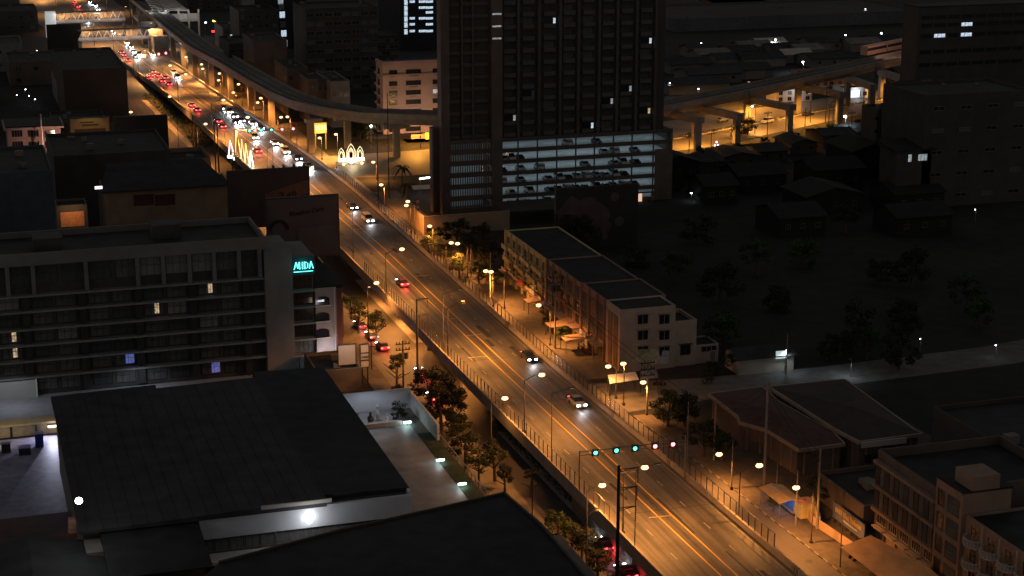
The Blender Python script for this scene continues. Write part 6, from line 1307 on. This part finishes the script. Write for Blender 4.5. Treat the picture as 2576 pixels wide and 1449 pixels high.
fb(600, 700, 28, 740, 'far dim block above the brown one', brown2, 5, 5); fb(470, 600, -20, 930, 'far black block behind the station', brown2, 4, 6); fb(950, 1000, 90, 690, 'far dark block left of the lit office floors', brown2, 5, 5)
fb(1690, 1790, 8, 840, 'far rusty block beside the tower top', mat('rust_wall', (.16, .07, .04)), None, None); fb(1700, 2310, 48, 770, 'long grey industrial hall across the upper right', mat('hall_grey', (.10, .10, .11), .8), None, None, depth=60); fb(1700, 2000, 30, 850, 'second long industrial hall farther back', mat('hall_grey', (.10, .10, .11)), None, None, depth=50)
rr = random.Random(77)
for i in range(9):
    a = 184+i*14.; c_ = 517+(a-215)*.472 if a > 215 else 503+(a-170)*.31; a += rr.uniform(-2, 2); w_ = rr.uniform(8, 12); h_ = rr.uniform(2.8, 5.5)
    gable('house', '%s low black roofed house along the near side of the orange cross road' % ordw(i), a, a+w_, c_-50-rr.uniform(0, 3), c_-40, min(h_, 4.), 1.2, brown2, roofd, 'house', 'x' if i % 2 else 'y', 'houses lining the cross road', wins=2)
    tree(a+w_+1.5, c_-33, 0, rr.uniform(3., 4.5), rr.uniform(1.6, 2.8), 2, '%s dark tree between the houses lining the cross road' % ordw(i), group='trees lining the cross road')
for i in range(6):
    a = 222+i*19+rr.uniform(-4, 4); c_ = 517+(a-215)*.472; add_car(a, c_+rr.choice([-6, 7]), .04, radians(-64) if i % 2 else radians(116), [0, 1, 2, 0, 3, 1][i], 'unlit %s standing on the cross road, %s from the tower' % (['dark car', 'silver car', 'white van', 'dark car', 'maroon car', 'silver car'][i], ordw(i)), 'vehicles on the cross road', lit=False)
# the big banded building, right
xa, za = onb(2312, 20, 480); t = thing('banded_building', 'large brown building with ribbon windows at the right edge', 'building', (xa+30, 490, 0)); MB().box(xa, xa+90, 480, 489, 0, za).build('wall', brown2, t); MB().box(xa, xa+90, 480, 489, za+.01, za+.4).build('roof', roofd, t)
for i, v in enumerate((42, 62, 88, 128, 160)):
    z = onb(2400, v, 480)[1]
    for j in range(15): window(t, xa+3+j*4.6, 480, z, 3.8, 1.1, 'S', 3, 1, darkst, glass if not ((i, j) in ((1, 3), (2, 1), (2, 3))) else lit_cool)
for (u0, u1, vt, b, lb) in ((2292, 2400, 215, 430, 'stepped brown wing before the banded building'), (2208, 2262, 275, 440, 'house with arched orange lit side beside the cross road'), (2330, 2600, 240, 400, 'dark wing at the right frame edge')):
    xa, za = onb(u0, vt, b); xb, _ = onb(u1, vt, b); building('row_building', lb, xa, xb, b, b+(9 if u0 < 2300 else 22), za, brown2, rows=5 if u0 > 2300 or u0 > 2200 else 3, cols=4, group='brown buildings on the right', ww=3.2, wh=.9)
x_, z_ = onb(2300, 397, 400); t = thing('lit_house', 'small house with glowing pale arched windows right of centre', 'house', (x_, 400, 0)); MB().box(x_-5, x_+5, 400, 408, 0, z_+2).build('wall', brown2, t); MB().prism([(x_-6, 399), (x_+6, 399), (x_+6, 409), (x_-6, 409)], [z_+2.01]*4, [z_+2.2, z_+2.2, z_+3.6, z_+3.6]).build('roof', roofd, t); window(t, x_-1.3, 400, z_, 1., 1.9, 'S', 1, 1, steel, lit_pale); window(t, x_+2.4, 400, z_, 2.6, 1.7, 'S', 3, 1, steel, lit_pale)
random.seed(33)
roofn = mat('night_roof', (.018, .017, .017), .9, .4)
k = 0
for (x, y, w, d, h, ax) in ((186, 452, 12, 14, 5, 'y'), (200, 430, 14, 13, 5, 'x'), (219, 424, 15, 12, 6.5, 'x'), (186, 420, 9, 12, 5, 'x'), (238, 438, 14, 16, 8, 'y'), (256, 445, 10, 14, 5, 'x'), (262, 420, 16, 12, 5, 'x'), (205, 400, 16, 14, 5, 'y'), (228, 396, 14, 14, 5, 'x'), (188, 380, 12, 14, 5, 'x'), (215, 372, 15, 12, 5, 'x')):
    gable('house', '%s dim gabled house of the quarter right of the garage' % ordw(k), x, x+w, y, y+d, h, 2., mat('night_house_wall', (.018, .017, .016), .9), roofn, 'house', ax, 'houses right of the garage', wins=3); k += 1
k = 0
for (u, v, w, d, m_) in ((1775, 128, 13, 12, roofg), (1800, 140, 14, 12, conc_d), (1840, 150, 12, 10, roofg), (1870, 132, 14, 12, roofd), (1905, 120, 14, 12, conc_d), (1945, 112, 13, 10, conc_l), (1925, 150, 18, 14, roofd), (1985, 125, 14, 12, roofd), (2010, 140, 12, 10, conc_l), (2040, 128, 12, 12, conc_d), (2080, 110, 16, 12, roofd), (2130, 108, 14, 12, roofg), (2180, 112, 15, 12, conc_d), (2230, 105, 14, 12, roofd), (1740, 165, 18, 14, roofd), (1800, 190, 22, 14, roofg), (1880, 180, 22, 16, roofd), (2100, 150, 20, 14, roofd), (1760, 215, 24, 12, roofg)):
    a, b = G(u, v, 3); gable('house', '%s small roof in the lamp lit quarter at upper right' % ordw(k), a-w/2, a+w/2, b, b+d, 3.6, 1.6, greyw, m_, 'house', 'x', 'houses of the lamp lit quarter', wins=3 if k % 2 else 0); k += 1
WL = [(1764, 109, 'far left', 1400), (1951, 99, 'bright', 2200), (2127, 88, 'small', 900), (2217, 83, 'widest', 2200), (2287, 81, 'right', 900), (1830, 162, 'low left', 1600), (2020, 155, 'low right', 1800), (1685, 208, 'at the tower edge', 150), (1757, 223, 'dim', 60), (2177, 22, 'topmost', 300)]
for i, (u, v, w_, pw) in enumerate(WL): white_lamp(u, v, u, v+32, '%s white lamp, number %s of the upper right quarter' % (w_, ['one', 'two', 'three', 'four', 'five', 'six', 'seven', 'eight', 'nine', 'ten'][i]), pw*1.6, 1.1 if pw > 500 else .6)
for u, v, bv, lb, pw, sz in ((1892, 267, 320, 'white lamp hanging beside a portal column on the cross road', 500, .9), (2126, 292, 345, 'big white lamp beside the cross road house', 1500, 1.3), (1834, 377, 400, 'white lamp in front of the orange cross road', 500, .9), (2301, 497, 530, 'tiny white lamp in the dark right half', 15, .5), (2453, 526, 560, 'second tiny white lamp in the dark right half', 10, .4), (1739, 487, 505, 'small warm lamp beside the garage flank', 60, .6), (2505, 867, 900, 'lone cold lamp at the far right middle', 15, .4), (2315, 851, 885, 'tiny lamp left of the lone cold lamp', 8, .3), (2420, 1023, 1050, 'faint lamp in the dark lot at right', 5, .25),
                         (25, 98, 125, 'lone white lamp in the upper left dark', 60, 1.), (93, 127, 150, 'small white lamp right of the lone upper left one', 30, .7), (64, 224, 250, 'first of three small lamps at left', 25, .6), (73, 240, 262, 'middle of three small lamps at left', 20, .5), (88, 249, 272, 'lowest of three small lamps at left', 20, .5), (42, 238, 260, 'dim lamp left of the three small lamps', 10, .4), (517, 56, 95, 'white lamp on a post near the station', 300, 1.), (442, 70, 105, 'pale lamp below the station canopy', 200, .8), (989, 207, 250, 'small lamp before the dark slab', 15, .5), (934, 316, 372, 'cold white lamp between the viaduct columns', 700, 1.1), (1064, 405, 0, '', 0, 0), (770, 208, 230, 'lamp by the dim shophouse roofs', 60, .8), (8, 415, 440, 'white lamp at the left frame edge', 200, .8), (18, 400, 440, 'second white lamp at the left frame edge', 150, .6)):
    if bv: white_lamp(u, v, u, bv, lb, pw, sz)
# festive cone of lights
a, b = G(1801, 392, 0); t = thing('light_cone', 'small violet white cone of lights by the cross road', 'light decoration', (a, b, 0)); MB().tube((a, b, 0), (a, b, 1.2), .1).build('post', darkst, t)
for i in range(7): q = MB(); q.ell((a+[0, -.5, .5, -.9, 0, .9, .2][i], b-.2, [4.2, 3.2, 3.2, 2.1, 2.1, 2.1, 1.5][i]), .32, .3, .3); q.build('bulb', emi('violet_bulbs', (.85, .7, 1.), 3.), t)
# neon signs, top
x_, z_ = onb(542, 66, 800); t = thing('neon_sign', 'yellow and red neon sign above the viaduct', 'neon sign', (x_, 800, 0)); MB().box(x_-.3, x_+.3, 800, 800.4, 0, z_-3).build('post', darkst, t); q = MB(); q.tube((x_-1.2, 799.7, z_+2.6), (x_+.6, 799.7, z_+1.6), .35).tube((x_+.6, 799.7, z_+1.6), (x_+1., 799.7, z_-1.6), .35); q.build('yellow_tube', emi('neon_yellow', (.9, 1., .15), 2.5), t); MB().bar((x_-1.8, 799.7, z_-2.2), (x_+1.8, 799.7, z_-2.4), .5, .9).build('red_tube', emi('neon_red', (1., .02, .05), 2.), t)
x_, z_ = onb(584, 108, 760); t = thing('lit_sign', 'tall pale blue lit panel on a shop block by the viaduct', 'sign', (x_, 760, 0)); MB().box(x_-.7, x_+.7, 759.6, 760, z_-4.5, z_+3.5).build('panel', emi('blue_white_panel', (.6, .8, 1.), 1.1), t); MB().box(x_-.9, x_+.9, 760.01, 760.4, 0, z_+3.7).build('frame', darkst, t); spot((x_-3, 757, z_), (.7, .85, 1.), 900, t, 160)
fb(560, 596, 70, 765, 'narrow shop block behind the pale blue panel', greyw, 4, 2)
a_, b_ = G(1875, 300, 0)
for i, (u, v, w, h, c) in enumerate(((2165, 232, 10, 4, lit_cool), (1960, 225, 9, 4, None), (2010, 240, 14, 5, None), (2060, 205, 12, 6, None), (2115, 200, 14, 5, None))):
    a, b = G(u, v+20, 0); t = building('shop_building', ['bright white open shop', 'grey shop with two windows', 'pale shop with porch', 'reddish two storey shop', 'brown shop row'][i]+' behind the cross road', a-w/2, a+w/2, b+4, b+12, h, [white, greyw, conc_l, pinkw, tan][i], rows=2 if h > 4 else 1, cols=4, cat='shop', group='shops behind the cross road')
    if c: MB().box(a-2, a+1.6, b+3.9, b+3.99, .4, 2.8).build('lit_opening', emi('shop_glow', (.8, .9, 1.), 1.), t); point((a, b+2, 3), (.8, .9, 1.), 300, t)
    elif i < 3: point((a, b+1, 4), (.85, .92, 1.), 450, t)
one('station_forecourt_car_ramp', MB().box(118, 126, 462, 463, 0, 1.0), conc_l, 'low pale wall strip beside the palm trees', 'wall')
x_, z_ = onb(1070, 449, 455); t = thing('tube_lamp', 'long white tube light lying low beside the tower flank', 'lamp', (x_, 455, 0)); MB().bar((x_-1.6, 455, z_), (x_+1.6, 455, z_+.25), .3, .35).build('tube', emi('white_tube', (.9, .95, 1.), 8.), t)
for s in (-1.4, 1.4): MB().box(x_+s-.05, x_+s+.05, 455.16, 455.26, 0, z_).build('leg', steel, t)
point((x_, 453.5, z_+.5), (.85, .9, 1.), 200, t)
